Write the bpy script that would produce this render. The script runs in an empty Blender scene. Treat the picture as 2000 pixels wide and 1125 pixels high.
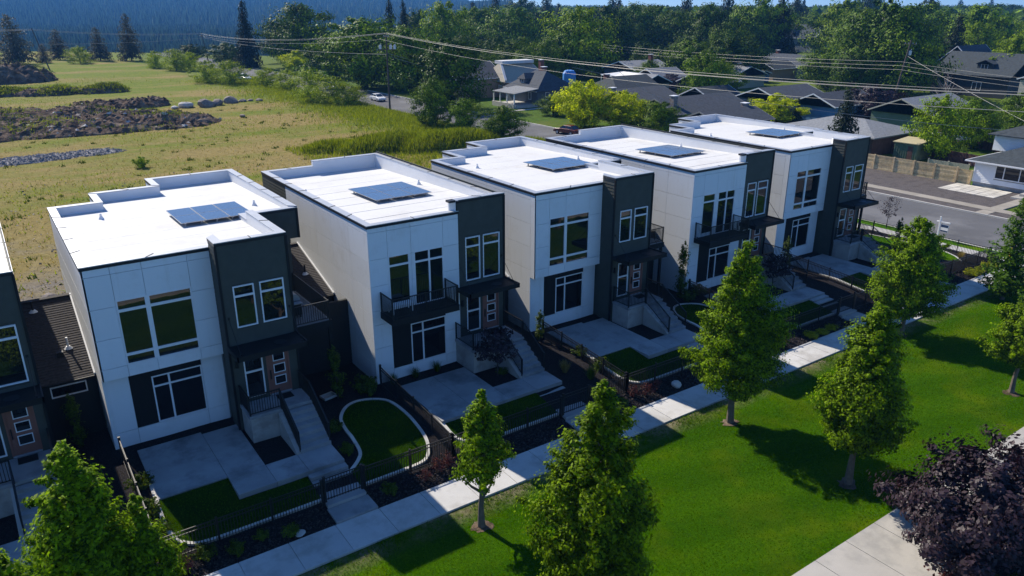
import bpy, bmesh, math, random
import numpy as np
from mathutils import Vector, Matrix
R = math.radians
sc = bpy.context.scene
COL = sc.collection
random.seed(7)
RNG = np.random.default_rng(11)

# ------------------------------------------------------------------ camera
cam_d = bpy.data.cameras.new('camera')
cam = bpy.data.objects.new('camera', cam_d)
COL.objects.link(cam)
YAW, PITCH = 0.609, 0.355
fw = Vector((math.sin(YAW) * math.cos(PITCH), math.cos(YAW) * math.cos(PITCH), -math.sin(PITCH)))
cam.location = (-2.344, -33.563, 18.39)
cam.rotation_euler = fw.to_track_quat('-Z', 'Y').to_euler()
cam_d.sensor_width = 36.0
cam_d.lens = 36.0 * 1493.87 / 2000.0
cam_d.clip_start = 0.5
cam_d.clip_end = 20000
sc.camera = cam

# ------------------------------------------------------------------ light
SUN_DIR = Vector((0.175 * math.cos(R(38.5)), -0.985 * math.cos(R(38.5)), -math.sin(R(38.5))))   # way the light travels
wd = bpy.data.worlds.new('World')
sc.world = wd
wd.use_nodes = True
nt = wd.node_tree
nt.nodes.clear()
sky = nt.nodes.new('ShaderNodeTexSky')
sky.sky_type = 'NISHITA'
sky.sun_disc = False
sky.sun_elevation = R(38.5)
sky.sun_rotation = R(-10.1)
sky.altitude = 0
sky.air_density = 0.6
sky.dust_density = 0.0
sky.ozone_density = 10.0
bg = nt.nodes.new('ShaderNodeBackground')
bg.inputs['Strength'].default_value = 0.106
wo = nt.nodes.new('ShaderNodeOutputWorld')
nt.links.new(sky.outputs[0], bg.inputs[0])
nt.links.new(bg.outputs[0], wo.inputs[0])
sd = bpy.data.lights.new('sun', 'SUN')
sd.energy = 5.0
sd.angle = R(0.5)
sd.color = (1.0, 0.92, 0.79)
sun = bpy.data.objects.new('sun', sd)
COL.objects.link(sun)
sun.rotation_euler = SUN_DIR.to_track_quat('-Z', 'Y').to_euler()
sun.location = (0, 60, 60)

sc.view_settings.view_transform = 'Standard'
sc.view_settings.look = 'None'
sc.view_settings.exposure = 0.85
sc.view_settings.gamma = 1.0
sc.view_settings.use_curve_mapping = False
sc.render.engine = 'CYCLES'
try:
    sc.cycles.use_denoising = True
    sc.cycles.max_bounces = 6
    sc.cycles.diffuse_bounces = 3
    sc.cycles.glossy_bounces = 3
    sc.cycles.transmission_bounces = 4
    sc.cycles.transparent_max_bounces = 6
    sc.cycles.volume_bounces = 0
    sc.cycles.sample_clamp_indirect = 4.0
except Exception:
    pass

# ------------------------------------------------------------------ materials
MATS = {}
def new_mat(name):
    m = bpy.data.materials.new(name)
    m.use_nodes = True
    n = m.node_tree
    n.nodes.clear()
    out = n.nodes.new('ShaderNodeOutputMaterial')
    MATS[name] = m
    return m, n, out

def N(n, t, **kw):
    nd = n.nodes.new(t)
    for k, v in kw.items():
        setattr(nd, k, v)
    return nd

def noise(n, vec, scale, detail=4, rough=0.6):
    t = N(n, 'ShaderNodeTexNoise')
    t.inputs['Scale'].default_value = scale
    t.inputs['Detail'].default_value = detail
    t.inputs['Roughness'].default_value = rough
    n.links.new(vec, t.inputs['Vector'])
    return t.outputs['Fac']

def ramp(n, fac, stops):
    r = N(n, 'ShaderNodeValToRGB')
    e = r.color_ramp.elements
    while len(e) > 1:
        e.remove(e[-1])
    e[0].position = stops[0][0]; e[0].color = (*stops[0][1], 1)
    for p, c in stops[1:]:
        x = e.new(p); x.color = (*c, 1)
    n.links.new(fac, r.inputs[0])
    return r.outputs[0]

def mixc(n, fac, a, b, mode='MIX'):
    m = N(n, 'ShaderNodeMix', data_type='RGBA', blend_type=mode)
    for sock, v in ((m.inputs[0], fac), (m.inputs[6], a), (m.inputs[7], b)):
        if isinstance(v, (int, float)):
            sock.default_value = v
        elif isinstance(v, tuple):
            sock.default_value = (*v, 1)
        else:
            n.links.new(v, sock)
    return m.outputs[2]

def smooth(n, fac, lo, hi):
    m = N(n, 'ShaderNodeMapRange')
    m.inputs[1].default_value = lo; m.inputs[2].default_value = hi
    n.links.new(fac, m.inputs[0])
    return m.outputs[0]

def mul(c, k):
    return tuple(min(1.0, x * k) for x in c)

def surf(name, col, rough=0.8, var=0.15, scale=1.5, bump=0.0, bscale=40.0, metal=0.0, spec=0.3, col2=None, c2scale=0.6, c2lo=0.5, c2hi=0.65, bdist=0.02, ov=0.0):
    m, n, out = new_mat(name)
    g = N(n, 'ShaderNodeNewGeometry')
    pos = g.outputs['Position']
    c = ramp(n, noise(n, pos, scale, 5), [(0.3, mul(col, 1 - var)), (0.7, mul(col, 1 + var))])
    if col2:
        c = mixc(n, smooth(n, noise(n, pos, c2scale, 6, 0.65), c2lo, c2hi), c, col2)
    if ov:
        oi = N(n, 'ShaderNodeObjectInfo'); hs = N(n, 'ShaderNodeHueSaturation'); mr = N(n, 'ShaderNodeMapRange')
        mr.inputs[3].default_value = 1 - ov; mr.inputs[4].default_value = 1 + ov
        n.links.new(oi.outputs['Random'], mr.inputs[0]); n.links.new(mr.outputs[0], hs.inputs['Value']); n.links.new(c, hs.inputs['Color']); c = hs.outputs[0]
    p = N(n, 'ShaderNodeBsdfPrincipled')
    n.links.new(c, p.inputs['Base Color'])
    p.inputs['Roughness'].default_value = rough
    p.inputs['Metallic'].default_value = metal
    p.inputs['Specular IOR Level'].default_value = spec
    if bump:
        b = N(n, 'ShaderNodeBump')
        b.inputs['Strength'].default_value = bump
        b.inputs['Distance'].default_value = bdist
        n.links.new(noise(n, pos, bscale, 4), b.inputs['Height'])
        n.links.new(b.outputs[0], p.inputs['Normal'])
    n.links.new(p.outputs[0], out.inputs[0])
    return m

def leaf_mat(name, c_a, c_b, trans=0.4, spec=0.35, tint=0.25, hue_obj=0.2, tcol=None):
    m, n, out = new_mat(name)
    g = N(n, 'ShaderNodeNewGeometry')
    oi = N(n, 'ShaderNodeObjectInfo')
    c = ramp(n, g.outputs['Random Per Island'], [(0.0, c_a), (0.75, c_b), (1.0, mul(c_b, 1 + tint))])
    hs = N(n, 'ShaderNodeHueSaturation')
    mr = N(n, 'ShaderNodeMapRange')
    mr.inputs[3].default_value = 1 - hue_obj; mr.inputs[4].default_value = 1 + hue_obj
    n.links.new(oi.outputs['Random'], mr.inputs[0])
    n.links.new(mr.outputs[0], hs.inputs['Value'])
    n.links.new(c, hs.inputs['Color'])
    p = N(n, 'ShaderNodeBsdfPrincipled')
    p.inputs['Roughness'].default_value = 0.5
    p.inputs['Specular IOR Level'].default_value = spec
    n.links.new(hs.outputs[0], p.inputs['Base Color'])
    t = N(n, 'ShaderNodeBsdfTranslucent')
    tc = mixc(n, 1.0, hs.outputs[0], tcol or (1.6, 1.45, 0.5), 'MULTIPLY')
    n.links.new(tc, t.inputs['Color'])
    mx = N(n, 'ShaderNodeMixShader')
    mx.inputs[0].default_value = trans
    n.links.new(p.outputs[0], mx.inputs[1]); n.links.new(t.outputs[0], mx.inputs[2])
    n.links.new(mx.outputs[0], out.inputs[0])
    return m

def glass_mat(name, col, rough=0.02, spec=0.8):
    m, n, out = new_mat(name)
    g = N(n, 'ShaderNodeNewGeometry')
    p = N(n, 'ShaderNodeBsdfPrincipled')
    p.inputs['Base Color'].default_value = (*col, 1)
    p.inputs['Roughness'].default_value = rough
    p.inputs['Specular IOR Level'].default_value = spec
    b = N(n, 'ShaderNodeBump')
    b.inputs['Strength'].default_value = 0.03
    b.inputs['Distance'].default_value = 0.05
    n.links.new(noise(n, g.outputs['Position'], 1.2, 1), b.inputs['Height'])
    n.links.new(b.outputs[0], p.inputs['Normal'])
    n.links.new(p.outputs[0], out.inputs[0])
    return m

surf('joint_dark', (0.30, 0.31, 0.33), 0.9, 0.05)
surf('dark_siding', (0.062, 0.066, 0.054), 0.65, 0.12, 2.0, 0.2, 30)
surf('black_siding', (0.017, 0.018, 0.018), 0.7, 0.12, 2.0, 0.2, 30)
surf('dark_trim', (0.012, 0.012, 0.013), 0.6, 0.1)
surf('dark_panel', (0.010, 0.009, 0.009), 0.7, 0.15)
surf('parapet_membrane', (0.76, 0.76, 0.76), 0.7, 0.03)
surf('roof_membrane', (0.62, 0.62, 0.615), 0.75, 0.03, 0.8, 0.1, 3, col2=(0.55, 0.54, 0.52), c2scale=0.45, c2lo=0.52, c2hi=0.72)
surf('cap_metal', (0.42, 0.44, 0.47), 0.45, 0.06, 2, spec=0.5, metal=0.3)
surf('cap_dark', (0.018, 0.019, 0.022), 0.5, 0.1)
surf('vinyl_white', (0.80, 0.80, 0.80), 0.45, 0.03)
glass_mat('glass', (0.010, 0.012, 0.014))
glass_mat('glass_dim', (0.008, 0.008, 0.010), 0.03, 0.35)
glass_mat('solar_glass', (0.085, 0.125, 0.185), 0.2, 1.0)
surf('rack', (0.35, 0.36, 0.38), 0.4, 0.05, metal=0.6)
surf('door_red', (0.26, 0.115, 0.085), 0.5, 0.08)
surf('black_metal', (0.012, 0.012, 0.013), 0.45, 0.1, spec=0.4)
surf('concrete_patio', (0.32, 0.325, 0.33), 0.85, 0.14, 0.7, 0.25, 60, col2=(0.17, 0.175, 0.18), c2scale=0.55, c2lo=0.5, c2hi=0.7, ov=0.09)
surf('concrete_wall', (0.40, 0.38, 0.35), 0.9, 0.12, 1.2, 0.3, 20, col2=(0.28, 0.26, 0.24), c2scale=1.0)
surf('concrete_walk', (0.52, 0.51, 0.49), 0.85, 0.06, 0.9, 0.25, 70, col2=(0.40, 0.385, 0.36), c2scale=0.7, ov=0.05)
surf('concrete_path', (0.40, 0.38, 0.35), 0.85, 0.08, 0.9, 0.25, 70, col2=(0.31, 0.30, 0.28), c2scale=0.7, ov=0.07)
surf('curb_concrete', (0.52, 0.50, 0.46), 0.85, 0.08, 2, 0.3, 60, ov=0.08)
surf('mulch', (0.017, 0.015, 0.017), 0.95, 0.6, 14, 1.0, 26, spec=0.1, bdist=0.08, col2=(0.042, 0.036, 0.036), c2scale=22, c2lo=0.52, c2hi=0.6)
surf('mulch_chip', (0.055, 0.047, 0.046), 0.9, 0.6, 9, spec=0.1)
surf('asphalt', (0.115, 0.115, 0.12), 0.9, 0.12, 0.25, 0.3, 90, spec=0.2, col2=(0.16, 0.16, 0.165), c2scale=0.12, c2lo=0.5, c2hi=0.6)
surf('shingle', (0.055, 0.050, 0.050), 0.9, 0.35, 9, 0.4, 40)
surf('shingle_grey', (0.058, 0.066, 0.080), 0.9, 0.3, 2.5, 0.3, 8)
surf('shingle_pale', (0.21, 0.22, 0.235), 0.9, 0.25, 3, 0.3, 8)
surf('shingle_dark', (0.045, 0.055, 0.062), 0.9, 0.3, 2.5, 0.3, 8)
surf('rock', (0.25, 0.21, 0.18), 0.95, 0.3, 3, 0.5, 8)
surf('rock_pale', (0.50, 0.48, 0.45), 0.9, 0.2, 3, 0.4, 8)
surf('bark', (0.15, 0.12, 0.095), 0.95, 0.25, 6, 0.6, 18)
surf('bark_dark', (0.06, 0.048, 0.040), 0.95, 0.25, 4, 0.5, 10)
surf('pole_wood', (0.085, 0.068, 0.056), 0.9, 0.2, 3)
surf('wire', (0.30, 0.29, 0.27), 0.5, 0.05, spec=0.5)
surf('galv', (0.55, 0.57, 0.60), 0.4, 0.05, metal=0.4)
surf('wood_fence', (0.62, 0.46, 0.25), 0.85, 0.25, 2.5, 0.2, 20, col2=(0.45, 0.35, 0.21), c2scale=1.5, ov=0.28)
surf('brown_fence', (0.11, 0.055, 0.045), 0.85, 0.25, 2, ov=0.28)
surf('white_siding', (0.78, 0.79, 0.80), 0.7, 0.03)
surf('beige_stucco', (0.50, 0.46, 0.37), 0.9, 0.06, 1)
surf('tan_brick', (0.36, 0.24, 0.17), 0.9, 0.15, 3)
surf('brick', (0.20, 0.075, 0.055), 0.9, 0.2, 5)
surf('slate_wall', (0.10, 0.12, 0.15), 0.8, 0.1)
surf('blue_wall', (0.10, 0.22, 0.42), 0.8, 0.1)
surf('green_wall', (0.145, 0.185, 0.125), 0.8, 0.08)
surf('dark_wall', (0.04, 0.045, 0.05), 0.8, 0.1)
surf('grey_wall', (0.26, 0.26, 0.25), 0.8, 0.1)
surf('shingle_beige', (0.42, 0.38, 0.30), 0.9, 0.12, 3, 0.3, 8)
surf('tarp_blue', (0.08, 0.26, 0.62), 0.5, 0.15, 1.2, 0.5, 3)
surf('shed_roof', (0.42, 0.36, 0.22), 0.9, 0.1)
surf('canvas', (0.78, 0.77, 0.74), 0.8, 0.04)
surf('tyre', (0.02, 0.02, 0.02), 0.85, 0.1)
surf('car_white', (0.75, 0.76, 0.78), 0.25, 0.02, spec=0.6)
surf('car_red', (0.12, 0.018, 0.015), 0.25, 0.02, spec=0.6)
surf('car_brown', (0.075, 0.035, 0.028), 0.3, 0.02, spec=0.6)
surf('sign_white', (0.85, 0.85, 0.85), 0.5, 0.02)
surf('sign_navy', (0.03, 0.06, 0.13), 0.5, 0.05)
surf('yellow_paint', (0.72, 0.50, 0.04), 0.5, 0.05)
surf('old_concrete', (0.31, 0.28, 0.235), 0.9, 0.1, 1, 0.2, 40, ov=.06)
surf('gravel_brown', (0.095, 0.082, 0.078), 0.95, 0.35, 8, 0.8, 20, col2=(0.06, 0.052, 0.05), c2scale=1.2)
surf('gravel_grey', (0.26, 0.25, 0.25), 0.95, 0.35, 4, 0.8, 10)
surf('paver', (0.55, 0.52, 0.46), 0.9, 0.1, 2, ov=0.14)
surf('soil', (0.125, 0.088, 0.064), 0.95, 0.45, 0.9, 1.0, 3.5, spec=0.03, bdist=0.2, col2=(0.23, 0.175, 0.13), c2scale=0.5, c2lo=0.5, c2hi=0.62)
surf('dead_wood', (0.22, 0.18, 0.17), 0.95, 0.2)
surf('rug', (0.012, 0.012, 0.013), 0.95, 0.2)
surf('grill_hood', (0.30, 0.31, 0.33), 0.4, 0.05, metal=0.5)

leaf_mat('leaf_pear', (0.016, 0.046, 0.002), (0.205, 0.320, 0.003), 0.38, spec=0.06, tcol=(1.4, 1.4, 0.35))
leaf_mat('leaf_purple', (0.018, 0.010, 0.015), (0.036, 0.020, 0.028), 0.18, spec=0.30, tcol=(1.2, 0.7, 0.8))
leaf_mat('leaf_dec', (0.010, 0.032, 0.002), (0.135, 0.215, 0.004), 0.13, spec=0.06, hue_obj=0.3)
leaf_mat('leaf_dark', (0.004, 0.015, 0.002), (0.066, 0.118, 0.004), 0.09, spec=0.06, hue_obj=0.3)
leaf_mat('leaf_light', (0.025, 0.070, 0.002), (0.22, 0.32, 0.004), 0.22, spec=0.06, hue_obj=0.2)
leaf_mat('leaf_yellow', (0.24, 0.28, 0.003), (0.52, 0.56, 0.004), 0.40, spec=0.05, hue_obj=0.08, tcol=(1.35, 1.4, 0.5))
leaf_mat('leaf_spruce', (0.012, 0.022, 0.013), (0.034, 0.050, 0.028), 0.15, spec=0.06, hue_obj=0.3)
leaf_mat('leaf_pine', (0.040, 0.044, 0.034), (0.085, 0.085, 0.060), 0.2, spec=0.06, hue_obj=0.2)
leaf_mat('leaf_shrub', (0.030, 0.060, 0.006), (0.085, 0.130, 0.010), 0.38, spec=0.1, hue_obj=0.3)
leaf_mat('leaf_red', (0.075, 0.025, 0.025), (0.150, 0.060, 0.050), 0.3, spec=0.1, tcol=(1.5, 0.8, 0.6))
leaf_mat('leaf_lime', (0.20, 0.24, 0.008), (0.34, 0.36, 0.012), 0.4, spec=0.1)
leaf_mat('leaf_cypress', (0.030, 0.085, 0.004), (0.105, 0.205, 0.006), 0.38, spec=0.1)
leaf_mat('blade', (0.034, 0.100, 0.001), (0.085, 0.170, 0.002), 0.35, spec=0.03, hue_obj=0.0)
leaf_mat('blade_tall', (0.080, 0.135, 0.005), (0.19, 0.235, 0.010), 0.4, spec=0.05, hue_obj=0.0)
leaf_mat('blade_dark', (0.035, 0.065, 0.006), (0.075, 0.11, 0.010), 0.3, spec=0.05, hue_obj=0.0)
leaf_mat('leaf_bush', (0.035, 0.080, 0.002), (0.30, 0.39, 0.004), 0.30, spec=0.05, hue_obj=0.15)
leaf_mat('blade_dry', (0.20, 0.16, 0.055), (0.31, 0.25, 0.08), 0.35, spec=0.05, hue_obj=0.0, tcol=(1.3, 1.2, 0.7))
leaf_mat('hill_tree', (0.010, 0.020, 0.012), (0.17, 0.20, 0.10), 0.1, spec=0.03, hue_obj=0.0)

def lawn_material(name, worn, k_=1.0):
    m, n, out = new_mat(name)
    g = N(n, 'ShaderNodeNewGeometry')
    pos = g.outputs['Position']
    a = ramp(n, noise(n, pos, 9.0, 6, 0.75), [(0.32, mul((0.018, 0.058, 0.001), k_)), (0.52, mul((0.045, 0.120, 0.001), k_)), (0.72, mul((0.098, 0.185, 0.002), k_))])
    a = mixc(n, smooth(n, noise(n, pos, 0.33, 5), 0.5, 0.72), a, mul((0.105, 0.150, 0.003), k_))
    sep = N(n, 'ShaderNodeSeparateXYZ'); n.links.new(pos, sep.inputs[0])
    # mown swathes: the mower laid the grass one way, then the other
    mp = N(n, 'ShaderNodeMath', operation='MULTIPLY_ADD'); mp.inputs[1].default_value = 0.55
    n.links.new(sep.outputs[0], mp.inputs[0])
    m2 = N(n, 'ShaderNodeMath', operation='MULTIPLY'); m2.inputs[1].default_value = 1.9
    n.links.new(sep.outputs[1], m2.inputs[0]); n.links.new(m2.outputs[0], mp.inputs[2])
    sn = N(n, 'ShaderNodeMath', operation='SINE'); n.links.new(mp.outputs[0], sn.inputs[0])
    st = smooth(n, sn.outputs[0], -0.4, 0.4)
    a = mixc(n, st, a, mixc(n, 1.0, a, (0.74, 0.82, 0.8), 'MULTIPLY'))
    # worn strip of dry soil along the pavement
    edge = N(n, 'ShaderNodeMapRange'); edge.inputs[1].default_value = -12.25; edge.inputs[2].default_value = -11.15
    n.links.new(sep.outputs[1], edge.inputs[0])
    ad = N(n, 'ShaderNodeMath', operation='MULTIPLY'); n.links.new(edge.outputs[0], ad.inputs[0])
    n.links.new(smooth(n, noise(n, pos, 0.55, 7, 0.75), 0.40, 0.58), ad.inputs[1])
    if worn: a = mixc(n, ad.outputs[0], a, ramp(n, noise(n, pos, 5, 5), [(0.35, (0.13, 0.10, 0.06)), (0.7, (0.30, 0.25, 0.17))]))
    p = N(n, 'ShaderNodeBsdfPrincipled'); p.inputs['Roughness'].default_value = 0.9
    p.inputs['Specular IOR Level'].default_value = 0.0
    n.links.new(a, p.inputs['Base Color'])
    b = N(n, 'ShaderNodeBump'); b.inputs['Strength'].default_value = 0.9; b.inputs['Distance'].default_value = 0.06
    n.links.new(noise(n, pos, 16, 6, 0.8), b.inputs['Height']); n.links.new(b.outputs[0], p.inputs['Normal'])
    n.links.new(p.outputs[0], out.inputs[0])
lawn_material('lawn', True)
lawn_material('grass_shade_tone', False, .45)  # same grass with the shade of the houses darkened into its colour
lawn_material('grass_sun_tone', False, 1.5)  # same grass with full sun brightened into its colour, for verge and corner lawn

def panel_material():
    m, n, out = new_mat('white_panel')
    g = N(n, 'ShaderNodeNewGeometry'); oi = N(n, 'ShaderNodeObjectInfo')
    pos = g.outputs['Position']
    mp = N(n, 'ShaderNodeMapping'); mp.inputs['Scale'].default_value = (2.6, 2.6, 0.22); n.links.new(pos, mp.inputs[0])
    c = ramp(n, oi.outputs['Random'], [(0.0, (0.75, 0.765, 0.775)), (1.0, (0.80, 0.815, 0.825))])
    c = mixc(n, smooth(n, noise(n, mp.outputs[0], 1.0, 6, 0.7), 0.56, 0.9), c, (0.64, 0.63, 0.60))
    c = mixc(n, smooth(n, noise(n, pos, 0.7, 7, 0.7), 0.55, 0.85), c, (0.66, 0.65, 0.63))
    p = N(n, 'ShaderNodeBsdfPrincipled'); p.inputs['Roughness'].default_value = 0.8; p.inputs['Specular IOR Level'].default_value = 0.2
    n.links.new(c, p.inputs['Base Color'])
    b = N(n, 'ShaderNodeBump'); b.inputs['Strength'].default_value = 0.2; b.inputs['Distance'].default_value = 0.02
    n.links.new(noise(n, pos, 14, 4), b.inputs['Height']); n.links.new(b.outputs[0], p.inputs['Normal'])
    n.links.new(p.outputs[0], out.inputs[0])
panel_material()

def field_material():
    m, n, out = new_mat('field')
    g = N(n, 'ShaderNodeNewGeometry')
    pos = g.outputs['Position']
    mp = N(n, 'ShaderNodeMapping'); mp.inputs['Scale'].default_value = (0.35, 1.0, 1.0)
    mp.inputs['Rotation'].default_value = (0, 0, R(-20)); n.links.new(pos, mp.inputs[0])
    v = mp.outputs[0]
    dry = ramp(n, noise(n, pos, 1.3, 7, 0.75), [(0.3, (0.165, 0.125, 0.036)), (0.52, (0.255, 0.195, 0.062)), (0.75, (0.33, 0.265, 0.11))])
    grn = ramp(n, noise(n, pos, 1.7, 7, 0.75), [(0.3, (0.06, 0.11, 0.004)), (0.6, (0.16, 0.19, 0.010)), (0.8, (0.25, 0.245, 0.015))])
    sep = N(n, 'ShaderNodeSeparateXYZ'); n.links.new(pos, sep.inputs[0])
    gy = N(n, 'ShaderNodeMapRange'); gy.inputs[1].default_value = 40; gy.inputs[2].default_value = 190; gy.inputs[3].default_value = -0.085; gy.inputs[4].default_value = 0.045
    n.links.new(sep.outputs[1], gy.inputs[0])
    ga = N(n, 'ShaderNodeMath', operation='ADD'); n.links.new(gy.outputs[0], ga.inputs[0]); n.links.new(noise(n, v, 0.06, 9, 0.72), ga.inputs[1])
    c = mixc(n, smooth(n, ga.outputs[0], 0.43, 0.57), dry, grn)
    # bare, trampled ground close behind the houses
    nr = N(n, 'ShaderNodeMapRange'); nr.inputs[1].default_value = 58; nr.inputs[2].default_value = 20
    n.links.new(sep.outputs[1], nr.inputs[0])
    nx = N(n, 'ShaderNodeMapRange'); nx.inputs[1].default_value = 40; nx.inputs[2].default_value = 8
    n.links.new(sep.outputs[0], nx.inputs[0])
    am = N(n, 'ShaderNodeMath', operation='MULTIPLY'); n.links.new(nr.outputs[0], am.inputs[0]); n.links.new(nx.outputs[0], am.inputs[1])
    am2 = N(n, 'ShaderNodeMath', operation='ADD'); n.links.new(am.outputs[0], am2.inputs[0])
    off = N(n, 'ShaderNodeMath', operation='MULTIPLY_ADD'); off.inputs[1].default_value = 1.4; off.inputs[2].default_value = -0.85
    n.links.new(noise(n, pos, 0.16, 6, 0.7), off.inputs[0]); n.links.new(off.outputs[0], am2.inputs[1])
    bare = ramp(n, noise(n, pos, 2.2, 7, 0.8), [(0.3, (0.115, 0.100, 0.082)), (0.55, (0.205, 0.180, 0.150)), (0.75, (0.28, 0.255, 0.22))])
    c = mixc(n, smooth(n, am2.outputs[0], 0.25, 0.75), c, bare)
    # lush verge beside the street
    vr = N(n, 'ShaderNodeMapRange'); vr.inputs[1].default_value = 44; vr.inputs[2].default_value = 60
    n.links.new(sep.outputs[0], vr.inputs[0])
    lush = ramp(n, noise(n, pos, 1.4, 6, 0.75), [(0.3, (0.060, 0.100, 0.010)), (0.7, (0.140, 0.185, 0.018))])
    vm = N(n, 'ShaderNodeMath', operation='MULTIPLY_ADD'); vm.inputs[1].default_value = 1.0
    n.links.new(vr.outputs[0], vm.inputs[0])
    vo = N(n, 'ShaderNodeMath', operation='MULTIPLY_ADD'); vo.inputs[1].default_value = 1.3; vo.inputs[2].default_value = -0.75
    n.links.new(noise(n, pos, 0.09, 5), vo.inputs[0]); n.links.new(vo.outputs[0], vm.inputs[2])
    c = mixc(n, smooth(n, vm.outputs[0], 0.2, 0.75), c, lush)
    p = N(n, 'ShaderNodeBsdfPrincipled'); p.inputs['Roughness'].default_value = 0.95
    p.inputs['Specular IOR Level'].default_value = 0.1
    n.links.new(c, p.inputs['Base Color'])
    b = N(n, 'ShaderNodeBump'); b.inputs['Strength'].default_value = 0.8; b.inputs['Distance'].default_value = 0.25
    n.links.new(noise(n, pos, 2.4, 7, 0.75), b.inputs['Height']); n.links.new(b.outputs[0], p.inputs['Normal'])
    n.links.new(p.outputs[0], out.inputs[0])
field_material()
surf('yard_grass', (0.060, 0.110, 0.008), 0.95, 0.4, 1.2, 0.6, 8, spec=0.1, bdist=0.06, col2=(0.10, 0.12, 0.02), c2scale=0.12)
surf('woodland_floor', (0.05, 0.06, 0.03), 0.95, 0.3, 0.02)
surf('river_bank', (0.42, 0.40, 0.34), 0.9, 0.15, 0.01)
M = MATS

# ------------------------------------------------------------------ helpers
def tag(o, label=None, cat=None, group=None, kind=None):
    if label: o['label'] = label
    if cat: o['category'] = cat
    if group: o['group'] = group
    if kind: o['kind'] = kind
    return o

def empty(name, loc, label=None, cat=None, group=None, rz=0.0, kind=None):
    o = bpy.data.objects.new(name, None)
    o.empty_display_size = 0.3
    COL.objects.link(o)
    o.location = loc
    o.rotation_euler = (0, 0, rz)
    return tag(o, label, cat, group, kind)

def link_mesh(name, me, parent=None, loc=None):
    o = bpy.data.objects.new(name, me)
    COL.objects.link(o)
    if parent: o.parent = parent
    if loc is not None: o.location = loc
    return o

class MB:
    def __init__(s):
        s.v = []; s.f = []; s.mi = []
    def add(s, vs, fs, mi=0):
        b = len(s.v)
        s.v += [tuple(p) for p in vs]
        s.f += [tuple(b + i for i in f) for f in fs]
        s.mi += [mi] * len(fs)
        return s
    def box(s, x0, y0, z0, x1, y1, z1, mi=0):
        x0, x1 = min(x0, x1), max(x0, x1); y0, y1 = min(y0, y1), max(y0, y1); z0, z1 = min(z0, z1), max(z0, z1)
        return s.add([(x0, y0, z0), (x1, y0, z0), (x1, y1, z0), (x0, y1, z0), (x0, y0, z1), (x1, y0, z1), (x1, y1, z1), (x0, y1, z1)],
                     [(0, 3, 2, 1), (4, 5, 6, 7), (0, 1, 5, 4), (1, 2, 6, 5), (2, 3, 7, 6), (3, 0, 4, 7)], mi)
    def hexa(s, lo, hi, mi=0):            # two quads of four points, bottom and top
        return s.add(list(lo) + list(hi), [(0, 3, 2, 1), (4, 5, 6, 7), (0, 1, 5, 4), (1, 2, 6, 5), (2, 3, 7, 6), (3, 0, 4, 7)], mi)
    def prism(s, poly, z0, z1, mi=0, edge_mi=None, top_mi=None):
        n = len(poly)
        zb = z0 if callable(z0) else (lambda x, y: z0)
        zt = z1 if callable(z1) else (lambda x, y: z1)
        vs = [(x, y, zb(x, y)) for x, y in poly] + [(x, y, zt(x, y)) for x, y in poly]
        s.add(vs, [tuple(reversed(range(n)))], mi)
        b = len(s.v) - 2 * n
        s.f.append(tuple(b + n + i for i in range(n))); s.mi.append(mi if top_mi is None else top_mi)
        for i in range(n):
            j = (i + 1) % n
            s.f.append((b + i, b + j, b + n + j, b + n + i)); s.mi.append(edge_mi[i] if edge_mi else mi)
        return s
    def bar(s, p, q, w, h, mi=0, up=(0, 0, 1)):
        p = Vector(p); q = Vector(q); d = (q - p).normalized(); up = Vector(up)
        if abs(d.dot(up)) > 0.99: up = Vector((1, 0, 0))
        a = d.cross(up).normalized() * (w / 2); b = a.cross(d).normalized() * (h / 2)
        return s.hexa([p - a - b, p + a - b, q + a - b, q - a - b], [p - a + b, p + a + b, q + a + b, q - a + b], mi)
    def tube(s, pts, rad, n=6, mi=0, cap=True):
        pts = [Vector(p) for p in pts]
        if not isinstance(rad, (list, tuple)): rad = [rad] * len(pts)
        vs = []
        for i, p in enumerate(pts):
            d = (pts[min(i + 1, len(pts) - 1)] - pts[max(i - 1, 0)]).normalized()
            u = Vector((0, 0, 1)) if abs(d.z) < 0.9 else Vector((1, 0, 0))
            a = d.cross(u).normalized(); b = a.cross(d)
            for k in range(n):
                t = 2 * math.pi * k / n
                vs.append(p + (a * math.cos(t) + b * math.sin(t)) * rad[i])
        fs = []
        for i in range(len(pts) - 1):
            for k in range(n):
                fs.append((i * n + k, i * n + (k + 1) % n, (i + 1) * n + (k + 1) % n, (i + 1) * n + k))
        if cap:
            fs.append(tuple(range(n))); fs.append(tuple(reversed(range((len(pts) - 1) * n, len(pts) * n))))
        return s.add(vs, fs, mi)
    def mesh(s, name, mats):
        me = bpy.data.meshes.new(name)
        me.from_pydata(s.v, [], s.f)
        for m in (mats if isinstance(mats, (list, tuple)) else [mats]):
            me.materials.append(M[m])
        if any(s.mi): me.polygons.foreach_set('material_index', s.mi)
        bm = bmesh.new(); bm.from_mesh(me)
        bmesh.ops.recalc_face_normals(bm, faces=bm.faces)
        bm.to_mesh(me); bm.free()
        me.update()
        return me
    def build(s, name, mats, parent=None, smooth=False, kind=None, bevel=0):
        me = s.mesh(name, mats)
        if smooth:
            me.polygons.foreach_set('use_smooth', [True] * len(me.polygons))
        o = link_mesh(name, me, parent)
        if kind: o['kind'] = kind
        if bevel:
            b = o.modifiers.new('bevel', 'BEVEL'); b.width = bevel; b.segments = 2; b.limit_method = 'ANGLE'
        return o

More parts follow.
